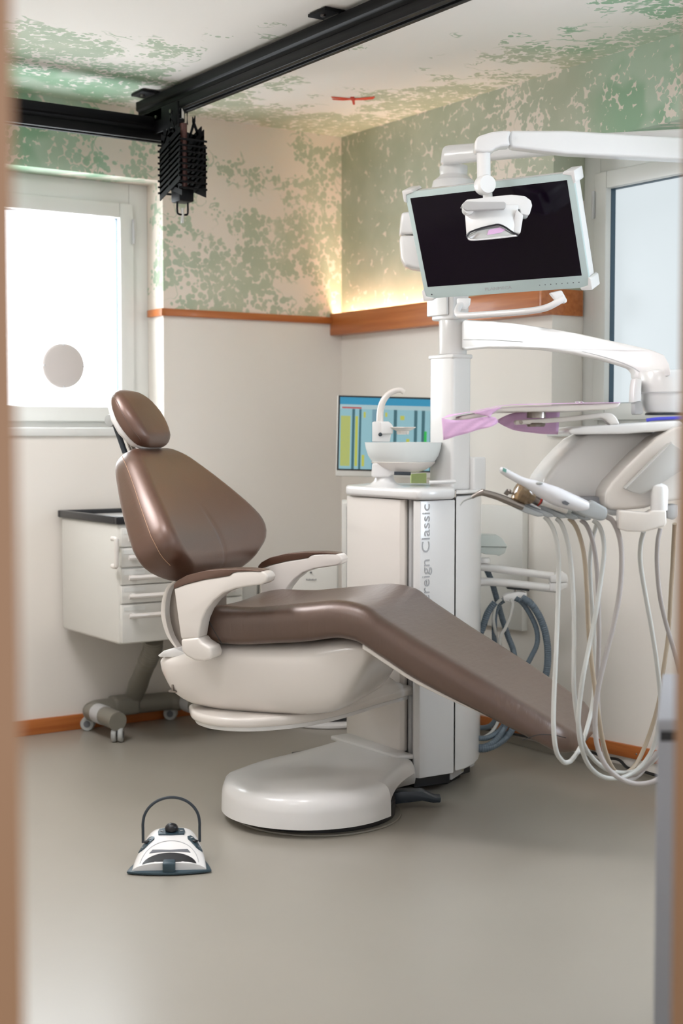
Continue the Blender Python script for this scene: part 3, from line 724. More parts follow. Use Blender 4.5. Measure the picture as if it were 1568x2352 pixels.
# ------------------------------------------------------------------ INSTRUMENT CONSOLE
cons = thing('instrument_console', 'large white curved instrument console hanging at the right by the doorway', 'dental console', P(1480, 1190, 4.3))
bm = BM(); vprism(bm, [(1352,998),(1330,1010),(1305,1033),(1280,1060),(1258,1088),(1243,1110),(1262,1130),(1300,1145),(1388,1152),(1420,1160),(1500,1100),(1560,1010),(1540,992)], 4.28, .30)
build('console_back', bm, M_white, cons, bevel=.018, seg=4)
bm = BM(); vprism(bm, [(1303,992),(1310,985),(1350,979),(1440,974),(1560,966),(1580,985),(1500,992),(1430,997),(1340,998),(1310,998)], 4.16, .36)
build('console_shelf', bm, M_white, cons, bevel=.006, seg=3)
bm = BM(); vprism(bm, [(1389,1158),(1391,1130),(1405,1108),(1440,1070),(1470,1040),(1510,1005),(1550,982),(1585,975),(1585,1145),(1530,1152),(1480,1168),(1430,1172),(1400,1171)], 4.13, .16)
build('console_cheek', bm, M_cream, cons, bevel=.018, seg=4)
bm = BM(); vprism(bm, [(1434,1121),(1540,1016),(1575,1040),(1575,1075),(1490,1128),(1470,1136),(1450,1130)], 4.09, .03)
disp = build('display_panel', bm, mat('grey_display_back', (188, 186, 182), .35), cons, bevel=.003)
bm = BM(); prism(bm, [P(1434, 1121, 4.088), P(1540, 1015, 4.088), P(1543, 1017, 4.088), P(1437, 1123, 4.088)], FWD*.004); build('display_edge', bm, M_chrome, disp)
bm = BM(); c0 = P(1513, 1172, 4.10)
hz = P(1513, 1112, 4.10).z-c0.z
lathe(bm, [(.001,0),(.0215,0),(.022,.004),(.0225,hz*.8),(.020,hz*.93),(.012,hz),(.001,hz+.003)], c0, 28); build('bracket_post', bm, M_white, cons)
bm = BM(); vprism(bm, [(1422,1178),(1424,1172),(1490,1178),(1496,1172),(1530,1172),(1531,1203),(1525,1210),(1478,1222),(1440,1221),(1422,1216)], 4.075, .05)
build('bracket_block', bm, M_cream, cons, bevel=.008, seg=3)
bm = BM(); vprism(bm, [(1395,1168),(1420,1172),(1420,1184),(1405,1185),(1396,1178)], 4.14, .04); build('underside_pod', bm, M_lightgrey, cons, bevel=.005)
bm = BM(); vprism(bm, [(1530,1160),(1556,1158),(1556,1188),(1545,1195),(1532,1190)], 4.14, .05)
build('underside_pod', bm, M_lightgrey, cons, bevel=.005)
# instrument holders (grey cradles)
hold = thing('instrument_holder', 'grey row of slanted cradles carrying handpieces at the front of the console', 'instrument holder', P(1330, 1180, 4.2))
bm = BM(); vprism(bm, [(1330,1142),(1395,1142),(1398,1160),(1380,1175),(1350,1160)], 4.22, .12); build('holder_bar', bm, M_cab, hold, bevel=.004)
HD = [(0, 4.12), (1, 4.145), (2, 4.17), (3, 4.195), (4, 4.22)]
cr = [[(1167,1152),(1172,1146),(1182,1149),(1215,1168),(1246,1180),(1248,1186),(1235,1187),(1205,1178),(1178,1165)],
      [(1190,1150),(1196,1146),(1208,1150),(1240,1169),(1270,1182),(1271,1188),(1258,1189),(1230,1179),(1200,1165)],
      [(1218,1156),(1222,1151),(1234,1154),(1268,1171),(1298,1185),(1300,1190),(1288,1191),(1258,1183),(1230,1170)],
      [(1244,1160),(1248,1154),(1262,1157),(1296,1172),(1326,1186),(1328,1192),(1316,1194),(1286,1186),(1256,1172)],
      [(1274,1162),(1278,1156),(1290,1158),(1326,1174),(1356,1188),(1358,1194),(1346,1196),(1316,1189),(1286,1175)]]
CD = [4.12, 4.14, 4.16, 4.18, 4.20]
for p, d_ in zip(cr, CD):
    bm = BM(); vprism(bm, p, d_, .022); build('cradle', bm, M_holder, hold, bevel=.004, seg=3)
bm = BM(); vprism(bm, [(1302,1162),(1310,1153),(1330,1156),(1352,1157),(1360,1148),(1372,1155),(1392,1166),(1396,1172),(1394,1190),(1384,1197),(1370,1195),(1335,1182)], 4.09, .04)
build('scanner_cradle', bm, M_holder, hold, bevel=.007, seg=3)

# ------------------------------------------------------------------ instruments (each with its hose)
def H(pts, off=(1000, 1040), k=2.7606, d=4.2):
    return [P(off[0]+p[0]/k, off[1]+p[1]/k, p[2] if len(p) > 2 else d) for p in pts]
def hose(par, pts, m, r=.0062, nm='hose', **kw):
    bm = BM(); tube(bm, pts, r, 12, k=7, **kw); return build(nm, bm, m, par)
inst = thing('syringe', 'angled steel air and water syringe, leftmost in the instrument holder', 'dental instrument', P(1180, 1160, 4.12), group='instruments in the holder')
bm = BM(); tube(bm, [P(1108, 1131, 4.11), P(1140, 1140, 4.115), P(1180, 1156, 4.12), P(1200, 1164, 4.125)], lambda t: .0085+.002*t, 14); sy = build('syringe_body', bm, M_steel, inst)
bm = BM(); tube(bm, [P(1083, 1143, 4.11), P(1094, 1136, 4.11), P(1110, 1130, 4.11)], lambda t: .004+.005*t, 12); build('syringe_neck', bm, M_steel, inst)
bm = BM(); tube(bm, [P(1056, 1161, 4.11), P(1063, 1152, 4.11), P(1072, 1147, 4.11), P(1085, 1142, 4.11)], lambda t: .0015+.0018*t, 8); build('nozzle', bm, M_grey, inst)
hose(inst, H([(690,405,4.15),(722,440,4.15),(755,510,4.15),(775,620,4.15),(780,780,4.15),(772,1050,4.13),(762,1300,4.1),(750,1550,4.08),(748,1750,4.06),(765,1890,4.06),(800,1950,4.08),(830,1965,4.1),(870,1940,4.14),(925,1850,4.2),(975,1690,4.25),(1000,1560,4.28),(1010,1350,4.3),(1000,1100,4.3),(985,900,4.28),(978,700,4.27),(995,540,4.26),(1022,450,4.25)]), M_hose)
inst = thing('motor_handpiece', 'grey handpiece with a plain cradle, second from the left in the holder', 'dental instrument', P(1215, 1165, 4.14), group='instruments in the holder')
bm = BM(); tube(bm, [P(1183, 1146, 4.135), P(1205, 1152, 4.14), P(1240, 1168, 4.145)], .007, 12); build('handpiece_body', bm, M_chrome, inst)
hose(inst, H([(765,415,4.17),(800,455,4.17),(835,560,4.17),(858,700,4.17),(872,900,4.16),(878,1150,4.14),(875,1400,4.12),(882,1560,4.12),(905,1720,4.12),(940,1850,4.14),(1000,1940,4.2),(1080,2005,4.26),(1170,2028,4.3),(1260,2020,4.36),(1340,1985,4.4),(1395,1935,4.4),(1440,1850,4.42)]), M_hose)
inst = thing('turbine_handpiece', 'steel turbine handpiece with amber cap beside the white scanner', 'dental instrument', P(1250, 1175, 4.16), group='instruments in the holder')
bm = BM(); ax = (P(1235, 1150, 4.14)-P(1180, 1128, 4.13)).normalized()
lathe(bm, [(.011,-.002),(.022,0),(.025,.010),(.026,.022),(.024,.036),(.018,.050),(.012,.056)], P(1182, 1128, 4.13), 28, ax=ax); build('amber_guard', bm, M_amber, inst)
bm = BM(); lathe(bm, [(.004,0),(.015,.004),(.016,.018),(.010,.026),(.01,.04)], P(1192, 1133, 4.13), 24, ax=ax); build('rotor_head', bm, M_black, inst)
bm = BM(); tube(bm, [P(1160, 1128, 4.13), P(1168, 1134, 4.13)], .008, 10); tube(bm, [P(1165, 1133, 4.13), P(1185, 1133, 4.13)], .0025, 8); ball(bm, P(1170, 1128, 4.125), .005)
build('burr_tip', bm, M_steel, inst)
bm = BM(); tube(bm, [P(1216, 1138, 4.14), P(1228, 1143, 4.14), P(1240, 1150, 4.14)], .0125, 16); build('coupling', bm, M_steel, inst)
bm = BM(); tube(bm, [P(1239, 1149.5, 4.14), P(1241.5, 1150.5, 4.14)], .0127, 16, smooth=False); build('red_ring', bm, M_red, inst)
bm = BM(); tube(bm, [P(1242, 1151, 4.14), P(1265, 1160, 4.15), P(1300, 1174, 4.17)], lambda t: .011-.003*t, 14); build('handpiece_sleeve', bm, M_tray, inst)
hose(inst, H([(845,415,4.2),(885,460,4.2),(920,550,4.2),(945,680,4.2),(960,900,4.2),(968,1100,4.2),(985,1300,4.2),(1008,1480,4.2),(1030,1650,4.2),(1060,1830,4.22),(1100,1960,4.26),(1150,2030,4.3),(1210,2030,4.34),(1280,1960,4.38),(1350,1800,4.4),(1410,1600,4.4),(1440,1400,4.4),(1475,1150,4.4),(1490,900,4.38),(1505,650,4.35),(1515,450,4.3)]), M_hoseb)
inst = thing('scaler_handpiece', 'beige grey handpiece hose in the fourth cradle of the holder', 'dental instrument', P(1285, 1178, 4.18), group='instruments in the holder')
bm = BM(); tube(bm, [P(1250, 1157, 4.175), P(1275, 1165, 4.18), P(1310, 1178, 4.185)], .007, 12); build('handpiece_body', bm, M_grey, inst)
hose(inst, H([(920,425,4.22),(960,465,4.22),(995,560,4.22),(1018,700,4.22),(1030,900,4.22),(1035,1150,4.22),(1028,1400,4.24),(1030,1600,4.26),(1050,1780,4.28),(1080,1930,4.3),(1130,2030,4.32),(1200,2080,4.34),(1280,2050,4.36),(1350,1970,4.38),(1400,1900,4.4)]), M_hosed)
inst = thing('polishing_handpiece', 'grey handpiece hose in the fifth cradle, looping far right below the console', 'dental instrument', P(1320, 1182, 4.2), group='instruments in the holder')
bm = BM(); tube(bm, [P(1285, 1160, 4.195), P(1310, 1170, 4.2), P(1345, 1184, 4.2)], .007, 12); build('handpiece_body', bm, M_grey, inst)
hose(inst, H([(1000,430,4.2),(1035,460,4.19),(1062,540,4.18),(1066,650,4.17),(1045,820,4.16),(1015,1020,4.14),(975,1220,4.12),(938,1400,4.1),(913,1580,4.1),(905,1730,4.1),(925,1870,4.12),(970,1980,4.16),(1040,2045,4.2),(1120,2065,4.24),(1210,2050,4.28),(1310,1980,4.3),(1390,1840,4.3),(1425,1620,4.28),(1410,1400,4.26),(1375,1150,4.24),(1330,900,4.22),(1298,700,4.2),(1300,580,4.18),(1318,500,4.16)]), M_hose)
inst = thing('intraoral_scanner', 'white wand shaped scanner with small green display resting on top of the holder', 'dental instrument', P(1340, 1170, 4.1), group='instruments in the holder')
ax_pts = [P(1148, 1076, 4.07), P(1160, 1084, 4.07), P(1190, 1101, 4.075), P(1220, 1114, 4.08), P(1250, 1128, 4.085), P(1290, 1145, 4.09), P(1330, 1159, 4.10), P(1365, 1170, 4.11)]
bm = BM(); tube(bm, ax_pts, lambda t: interp([(0,.004),(.03,.009),(.25,.011),(.42,.019),(.6,.024),(.8,.020),(1,.012)], t), 18)
sc_ = build('wand_body', bm, mat('scanner_white', (214, 212, 214), .3, coat=.3), inst)
bm = BM(); vprism(bm, [(1155,1074),(1163,1078),(1162,1086),(1154,1082)], 4.058, .004); build('green_display', bm, mat('green_display', (110, 165, 155), .3), sc_)
bm = BM(); vprism(bm, [(1290,1152),(1298,1150),(1308,1156),(1302,1161),(1292,1158)], 4.064, .004); build('print_mark', bm, M_print, sc_)
bm = BM(); ball(bm, P(1238, 1110, 4.07), .008, sc=(1.2, 1.2, .5)); build('button', bm, M_grey, sc_)
hose(inst, H([(1085,405,4.12),(1120,430,4.12),(1155,500,4.12),(1176,600,4.12),(1178,750,4.12),(1160,930,4.12),(1120,1120,4.12),(1075,1300,4.12),(1035,1470,4.12),(1012,1640,4.12),(1015,1800,4.12),(1045,1920,4.12),(1100,2010,4.12),(1180,2070,4.12),(1280,2100,4.12),(1390,2080,4.12),(1470,2020,4.12)]), M_hosed, r=.0068)
t = thing('console_hose', 'grey hose hanging below the console bracket at the right', 'hose', P(1512, 1215, 4.15), group='supply hoses below the console')
hose(t, H([(1425,480,4.2),(1408,560,4.2),(1403,700,4.22),(1420,900,4.25),(1460,1080,4.28),(1510,1250,4.3),(1550,1420,4.3),(1560,1550,4.3),(1520,1700,4.3),(1450,1850,4.32),(1330,1990,4.34),(1230,2060,4.36),(1140,2050,4.36),(1060,1960,4.34)]), M_hosed, nm='hose_line')

# tray on its arm
TD = 4.12
tray = thing('instrument_tray', 'flat ivory instrument tray on a slim arm above the console', 'tray', P(1230, 960, TD))
ta, tb_ = P(1040, 956, TD), P(1425, 929, TD)
bm = BM()
vprism(bm, [(1052,962),(1060,955),(1120,944),(1150,936),(1180,934),(1300,930),(1426,925),(1418,936),(1390,941),(1300,945),(1180,946),(1150,946),(1110,957),(1065,966)], TD, .26)
build('tray_plate', bm, M_tray, tray, bevel=.004, seg=3)
sc0 = P(1231, 962, TD+.1)
bm = BM(); lathe(bm, [(.001,.020),(.024,.020),(.025,.016),(.025,-.000),(.001,-.000)], P(1231, 960, TD+.08), 32); build('tray_pivot', bm, M_steel, tray)
bm = BM(); lathe(bm, [(.001,.004),(.024,.004),(.026,0),(.022,-.006),(.001,-.006)], P(1230, 975, TD+.08), 32); build('pivot_nut', bm, M_steel, tray)
bm = BM(); vprism(bm, [(1182,970),(1186,965),(1240,962),(1320,955),(1385,948),(1405,950),(1415,958),(1423,974),(1402,977),(1390,965),(1380,960),(1320,967),(1240,973),(1186,976)], TD+.06, .045)
ar = build('tray_arm', bm, M_tray, tray, bevel=.004, seg=3)
bm = BM(); lathe(bm, [(.001,0),(.005,0),(.005,.003),(.001,.003)], P(1196, 970, TD+.06), 14, ax=-FWD); build('screw', bm, M_steel, ar)
for x in (1324, 1334):
    bm = BM(); tube(bm, [P(x-3, 927, TD+.05), P(x-2, 923, TD+.05), P(x+3, 923, TD+.05), P(x+5, 927, TD+.05)], .0018, 8)
    build('steel_clip', bm, M_chrome, label='small bent steel clip lying on the pink paper, ' + ('left of the two' if x == 1324 else 'right of the two'), cat='clip', group='steel clips on the tray')
# pink paper draped over tray (subdivided sheet with thickness)
bm = BM()
def drape(rows):
    vs = [[bm.verts.new(p) for p in r] for r in rows]
    for a, b in zip(vs, vs[1:]):
        for i in range(len(a)-1): bm.faces.new((a[i], a[i+1], b[i+1], b[i]))
def sheet(top, bot, n=6, wob=.002):
    T_, B_ = crom(top, 5), crom(bot, 5)
    rows = []
    for j in range(n+1):
        rows.append([a.lerp(b, j/n) + FWD*(wob*math.sin(i*.9+j*1.3)) for i, (a, b) in enumerate(zip(T_, B_))])
    drape(rows)
tl = TD-.006
# top layer
sheet([P(1014, 961, tl), P(1060, 950, tl), P(1110, 940, tl), P(1155, 931, tl), P(1250, 928, tl), P(1340, 926, tl), P(1424, 924, tl)],
      [P(1030, 952, tl+.27), P(1075, 946, tl+.27), P(1115, 938, tl+.27), P(1160, 930, tl+.27), P(1250, 926.5, tl+.27), P(1340, 925, tl+.27), P(1420, 924, tl+.27)])
# hanging left flap
sheet([P(1014, 961, tl), P(1045, 965, tl), P(1080, 962, tl), P(1110, 958, tl), P(1135, 958, tl), P(1143, 966, tl)],
      [P(1018, 1011, tl-.01), P(1040, 1004, tl-.01), P(1075, 994, tl-.01), P(1105, 985, tl-.01), P(1130, 979, tl-.01), P(1143, 970, tl)])
sheet([P(1082, 948, tl-.003), P(1110, 942, tl-.004), P(1152, 934, tl-.003)], [P(1118, 956, tl-.004), P(1125, 958, tl-.006), P(1130, 950, tl-.003)], wob=.001)
# rear flap
tr = TD+.15
sheet([P(1143, 964, tr), P(1160, 955, tr), P(1190, 946, tr), P(1240, 942, tr), P(1286, 940, tr)],
      [P(1143, 970, tr), P(1165, 982, tr), P(1190, 990, tr), P(1240, 996, tr), P(1281, 998, tr)])
pk = build('paper_napkin', bm, M_pink, label='pink crinkled paper sheet draped over the instrument tray', cat='paper', sharp=80)
md = pk.modifiers.new('thickness', 'SOLIDIFY'); md.thickness = .001
bm = BM(); tube(bm, [P(1484, 965, 4.2), P(1510, 962, 4.2), P(1575, 959, 4.2)], .0045, 8); build('pen', bm, M_blue, label='blue pen lying on the shelf of the instrument console', cat='pen')

P = P0
# ------------------------------------------------------------------ BIG MONITOR
mc = P(1140-2.892, 545+3.94, 4.5)
mon = thing('wall_arm_monitor', 'large tilted monitor with pale green bezel and dark screen mounted before the tower', 'monitor', mc - Vector((0, 0, .2)))
MM = Matrix.Translation(mc) @ Matrix.Rotation(R(-67.5), 4, 'Z') @ Matrix.Rotation(R(21.6), 4, 'X') @ Matrix.Rotation(R(-.5), 4, 'Y')
Wm, Hm = .585/2, .354/2
bm = BM(); box(bm, -Wm, Wm, 0, .012, -Hm, Hm, MM); bz_ = build('bezel', bm, M_bezel, mon, bevel=.004)
bm = BM(); box(bm, -Wm+.003, Wm-.003, .010, .055, -Hm+.003, Hm-.003, MM); build('monitor_back', bm, M_white, mon, bevel=.008, seg=3)
bm = BM(); box(bm, -Wm+.018, Wm-.022, -.001, .004, -Hm+.040, Hm-.020, MM); build('screen', bm, M_screen, mon, smooth=False)
for sx in (-1, 1):
    for sz in (-1, 1):
        bm = BM(); cx, cz = sx*Wm, sz*Hm
        pts = [(cx+sx*.007, cz+sz*.007), (cx+sx*.007, cz-sz*.028), (cx-sx*.002, cz-sz*.034), (cx-sx*.006, cz-sz*.008), (cx-sx*.034, cz-sz*.002), (cx-sx*.028, cz+sz*.007)]
        prism(bm, [MM @ Vector((a, -.004, b)) for a, b in pts], (MM.to_3x3() @ Vector((0, .064, 0)))); build('corner_guard', bm, M_white, mon, bevel=.003)
text_mesh('maker_lettering', 'PLANMECA', .014, MM @ Matrix.Translation((-.02, -.0008, -Hm+.014)) @ Matrix.Rotation(PI/2, 4, 'X'), M_label, bz_, 'CENTER', xs=1.35)
bm = BM()
for i in range(8):
    x = .125+i*.019; box(bm, x-.0016, x+.0016, -.001, .001, -Hm+.018, -Hm+.0205, MM)
build('button_marks', bm, M_print, bz_)
bm = BM(); lathe(bm, [(.0001,0),(.0028,0),(.0028,.001)], MM @ Vector((-Wm+.028, -.0008, -Hm+.014)), 14, ax=MM.to_3x3() @ Vector((0, -1, 0))); build('power_light', bm, M_print, bz_)
bm = BM(); tube(bm, [P(1068, 690, 4.62), P(1054, 704, 4.60), P(1050, 718, 4.57), P(1062, 725, 4.54), P(1120, 722, 4.48), P(1200, 716, 4.40), P(1250, 708, 4.36), P(1280, 694, 4.34), P(1294, 684, 4.34)], .0105, 14)
hb = build('handle_bar', bm, M_white, mon)
bm = BM(); vprism(bm, [(1262,672),(1290,666),(1303,690),(1300,696),(1280,694)], 4.335, .03); build('handle_mount', bm, M_white, hb, bevel=.005)
bm = BM(); vprism(bm, [(1050,684),(1082,684),(1080,700),(1070,712),(1052,712)], 4.60, .03)
build('handle_mount', bm, M_white, hb, bevel=.005)
bm = BM(); a_ = MM @ Vector((0, .05, -.02)); b_ = Vector((tc_.x+.04, tc_.y+.02, a_.z-.02)); tube(bm, [a_, b_], .028, 16, smooth=False); build('mount_arm', bm, M_white, mon)
t = thing('speaker', 'white rounded box on the tower, peeking out left of the big monitor', 'box', P(945, 617, 4.72))
bm = BM(); vprism(bm, [(922,488),(985,480),(985,537),(918,537)], 4.72, .09); build('speaker_top', bm, M_white, t, bevel=.008, seg=3)
bm = BM(); vprism(bm, [(918,540),(985,540),(985,620),(950,615),(930,608),(922,590)], 4.72, .09); build('speaker_base', bm, M_white, t, bevel=.01, seg=3)

# ------------------------------------------------------------------ OPERATING LAMP
lamp = thing('operating_lamp', 'white dental operating lamp hanging from a folded arm before the monitor', 'lamp', P(1112, 430, 4.3))
bm = BM(); dl = lambda x: 4.86-.40*(x-1012)/560
vprism(bm, [(1012,375),(1017,336),(1030,332),(1200,318),(1330,307),(1600,292),(1600,335),(1330,347),(1110,366),(1070,370)], dl, .05); build('rear_arm', bm, M_white, lamp, bevel=.01, seg=3)
bm = BM(); dl2 = lambda x: 4.30+.10*(x-1168)/400
vprism(bm, [(1170,302),(1176,299),(1300,299),(1420,306),(1600,316),(1600,368),(1480,362),(1300,352),(1172,337),(1169,320)], dl2, .06); build('front_arm', bm, M_white, lamp, bevel=.012, seg=4)
bm = BM(); vprism(bm, [(1090,346),(1091,322),(1098,312),(1130,302),(1158,299),(1174,299),(1168,318),(1172,334),(1150,336),(1138,340),(1129,348),(1110,349)], 4.28, .065); build('elbow', bm, M_white, lamp, bevel=.014, seg=4)
bm = BM(); tube(bm, [P(1110, 345, 4.31), P(1111, 418, 4.31)], .0205, 24, smooth=False); build('drop_tube', bm, M_white, lamp)
bm = BM(); jb = P(1113, 425, 4.29); lathe(bm, [(.001,-.022),(.026,-.021),(.029,-.014),(.029,.014),(.026,.021),(.001,.022)], jb, 28, ax=(FWD*.9+RGT*-.35)); build('ball_joint', bm, M_white, lamp)
bm = BM(); tube(bm, [P(1119, 440, 4.30), P(1120, 456, 4.30)], .0145, 18, smooth=False); build('head_neck', bm, M_white, lamp)
# head
bm = BM(); vprism(bm, [(1060,470),(1072,458),(1095,456),(1140,450),(1175,447),(1205,450),(1219,460),(1222,472),(1216,492),(1212,494),(1196,492),(1194,480),(1160,478),(1090,478)], 4.25, .07)
hd_ = build('lamp_yoke', bm, M_white, lamp, bevel=.008, seg=3)
bm = BM(); vprism(bm, [(1200,491),(1213,493),(1211,500),(1202,500)], 4.27, .03); build('yoke_button', bm, M_grey, hd_, bevel=.002)
bm = BM()
topr = [P(1066, 478, 4.23), P(1110, 474, 4.23), P(1160, 470, 4.23), P(1190, 470, 4.24), P(1195, 470, 4.34), P(1075, 476, 4.34)]
botr = [P(1071, 545, 4.215), P(1100, 524, 4.20), P(1145, 515, 4.20), P(1178, 535, 4.215), P(1195, 532, 4.34), P(1085, 546, 4.34)]
topr = crom(topr, 1, True); loft(bm, [topr, [a.lerp(b, .25) for a, b in zip(topr, botr)], botr]); build('lamp_shell', bm, M_white, lamp, bevel=.003)
bm = BM(); vprism(bm, [(1186,480),(1202,494),(1195,536),(1178,534),(1180,500)], 4.222, .08); build('side_fin', bm, M_white, lamp, bevel=.004)
bm = BM(); vprism(bm, [(1071,545),(1075,538),(1100,528),(1130,522),(1146,520),(1160,526),(1178,536),(1190,540),(1188,543),(1085,550)], 4.205, .012); lens = build('lens', bm, mat('lens_glass', (206, 208, 208), .08, coat=1, metal=.6), lamp, bevel=.002)
bm = BM(); tube(bm, [P(1071, 543, 4.20), P(1080, 533, 4.20), P(1105, 524, 4.20), P(1130, 518, 4.198), P(1145, 516, 4.198), P(1160, 522, 4.198), P(1176, 533, 4.20), P(1190, 540, 4.205)], .0028, 8); build('lens_rim', bm, M_black, lens)
bm = BM(); tube(bm, [P(1074, 547, 4.203), P(1085, 551, 4.203), P(1135, 547, 4.203), P(1185, 541, 4.203)], .0026, 8); build('lens_lip', bm, M_white, lens)
bm = BM(); vprism(bm, [(1118,540),(1122,528),(1148,522),(1160,528),(1150,534)], 4.203, .002); build('reflector', bm, M_pink, lens)
bm = BM(); vprism(bm, [(1063,474),(1063,466),(1070,462),(1100,463),(1158,463),(1162,467),(1161,477),(1157,480),(1100,482),(1072,484),(1065,480)], 4.19, .026); build('grip', bm, M_handle, lamp, bevel=.007, seg=4)
bm = BM(); lathe(bm, [(.001,0),(.015,0),(.017,.01),(.017,.04),(.001,.04)], P(1076, 478, 4.20), 24, ax=FWD); build('grip_hub', bm, M_white, lamp)

# ------------------------------------------------------------------ SUCTION ARM behind the column
suc = thing('suction_arm', 'white double suction arm with blue grey corrugated hoses right of the column', 'dental arm', P(1200, 1370, 5.0))
SD = 5.02
def S(x, y, d=SD): return P(1080+x/6.1875, 1180+y/6.1875, d)
bm = BM(); tube(bm, [S(-60, 730, 5.0), S(160, 755), S(500, 800), S(900, 850), S(1180, 885)], .0135, 14); build('upper_arm', bm, M_white, suc)
bm = BM(); tube(bm, [S(-60, 985, 5.0), S(60, 980), S(200, 965), S(500, 985), S(900, 1030), S(1250, 1070)], .0145, 14); build('lower_arm', bm, M_white, suc)
bm = BM(); vprism(bm, [(1264,1325),(1290,1312),(1302,1320),(1305,1330),(1304,1338),(1264,1338)], SD-.02, .05); vprism(bm, [(1264,1339),(1304,1339),(1302,1350),(1280,1360),(1262,1358)], SD-.02, .05); build('arm_elbow', bm, M_white, suc, bevel=.004)
bm = BM(); lathe(bm, [(.02,0),(.022,.002),(.022,.01),(.018,.018),(.001,.02)], S(200, 700), 24); build('arm_cap', bm, M_white, suc)
bm = BM(); vprism(bm, [(1080,1228),(1140,1229),(1152,1236),(1162,1250),(1166,1257),(1080,1255)], SD, .08)
vprism(bm, [(1080,1255),(1164,1257),(1160,1270),(1145,1278),(1140,1275),(1115,1273),(1080,1262)], SD+.01, .06); build('suction_head', bm, mat('pale_green_plastic', (206, 214, 210), .35), suc, bevel=.004)
bm = BM(); vprism(bm, [(1164,1350),(1216,1355),(1214,1358),(1165,1353)], SD-.015, .04); build('clip_plate', bm, M_black, suc)
bm = BM(); vprism(bm, [(1155,1370),(1165,1364),(1190,1359),(1210,1362),(1210,1370),(1195,1380),(1180,1386),(1156,1380)], SD-.02, .04); build('hose_clip', bm, M_white, suc, bevel=.004)
bm = BM(); tube(bm, [S(640, 1080), S(640, 1125)], .006, 10); build('clip_pin', bm, M_chrome, suc)
def shose(pts, r=.0105, m=M_suck):
    bm = BM(); tube(bm, [S(*p) for p in pts], r, 12, k=26 if m is M_suck else 8, ribs=(.0075, .06) if m is M_suck else None); return build('corrugated_hose' if m is M_suck else 'thin_hose', bm, m, suc)
shose([(230,790,5.06),(300,960,5.06),(380,1230,5.06),(450,1480,5.06),(530,1730,5.06),(620,2000,5.04),(640,2500,5.0),(560,2880,4.96),(400,3170,4.92),(230,3300,4.9),(60,3310,4.9)])
shose([(470,1230),(400,1290),(350,1420),(340,1600),(345,1850),(380,2300,5.1),(430,2700,5.1),(300,3000,5.06),(60,3050,5.0)], .0095)
shose([(640,1200,5.0),(740,1270,5.0),(860,1450,5.0),(940,1650,5.0),(945,1850,5.0),(850,2060,5.0),(700,2350,5.0),(560,2800,4.98),(430,3060,4.95),(250,3180,4.92),(90,3190,4.9)], .009)
shose([(730,1190,4.98),(860,1280,4.98),(990,1480,4.98),(1070,1720,4.98),(1100,2000,4.98),(1070,2300,4.98),(950,2600,4.98),(700,2900,4.96),(500,3180,4.94),(250,3330,4.9),(30,3340,4.9)], .0125)
shose([(350,1260,5.0),(250,1400,5.0),(180,1600,5.0),(120,1750,5.0)], .012)
shose([(570,1210,4.98),(600,1290,4.98),(570,1450,4.98),(500,1620,4.98),(420,1820,4.98),(500,2400,5.0),(430,2850,4.98),(320,3080,4.95),(180,3180,4.93),(40,3180,4.92)], .006, M_hose)
shose([(440,1210,5.0),(360,1300,5.0),(330,1450,5.0),(330,1550,5.0),(390,1850,5.02)], .006, M_hose)

# ------------------------------------------------------------------ right wall: panel, cable
pa, pb = PX(1095, 1165, -.03), PX(1198, 1450, -.03)
bm = BM(); box(bm, -.03, -.001, pb.y, pa.y+.12, PX(1198, 1450, -.03).z, PX(1198, 1165, -.03).z)
build('wall_panel', bm, M_wmatte, label='flat light grey panel on the right wall behind the suction hoses', cat='wall panel', bevel=.003)
bm = BM()
tube(bm, [PX(x, y, -.026) for x, y in ((1060, 1668), (1104, 1673), (1200, 1690), (1345, 1724), (1385, 1739), (1420, 1745), (1440, 1763), (1465, 1768), (1500, 1779), (1560, 1795))], .0055, 8)
build('floor_cable', bm, M_cable, label='black cable lying along the baseboard of the right wall', cat='cable')
bm = BM(); q = PX(1461, 1732, -.015); lathe(bm, [(.0001,0),(.004,0),(.003,.002)], q, 12, ax=(-1, 0, 0)); build('baseboard_screw', bm, M_steel, label='small steel screw head in the right baseboard', cat='screw')

# ------------------------------------------------------------------ corner: computer monitor, appliances
q = P(888, 1000, 5.75)
pcm = thing('computer_monitor', 'computer monitor in the corner showing coloured columns, behind the dental unit', 'monitor', P(888, 1096, 5.75))
YM = R(-34+4)
PM = Matrix.Translation(P(888, 1003, 5.75)) @ Matrix.Rotation(YM, 4, 'Z') @ Matrix.Rotation(R(-3), 4, 'X') @ Matrix.Rotation(R(1.5), 4, 'Y')
k = 5.75/FPX
hw_, hh_ = 103*k+.02, 93*k
bm = BM(); box(bm, -hw_, hw_+.06, 0, .035, -hh_, hh_, PM); build('monitor_case', bm, M_wmatte, pcm, bevel=.004)
bm = BM(); box(bm, -hw_+.002, hw_+.05, -.003, .002, -hh_+.024, hh_-.002, PM); build('screen_border', bm, M_black, pcm)
scr = [(150,196,206),(196,200,84),(60,106,116),(178,204,208),(46,150,190),(190,60,60),(40,190,80),(120,160,176)]
ms = [mat('screen_colour', (12, 14, 16), .3, emit=c, es=.62) for c in scr]
bm = BM(); X0, X1, Zb, Zt_ = -hw_+.009, hw_+.043, -hh_+.030, hh_-.009; Wd, Ht = X1-X0, Zt_-Zb
def sq(a, b, c, d, mi, y=-.0035): quad(bm, [PM @ Vector((X0+Wd*a, y, Zb+Ht*c)), PM @ Vector((X0+Wd*b, y, Zb+Ht*c)), PM @ Vector((X0+Wd*b, y, Zb+Ht*d)), PM @ Vector((X0+Wd*a, y, Zb+Ht*d))], mi)
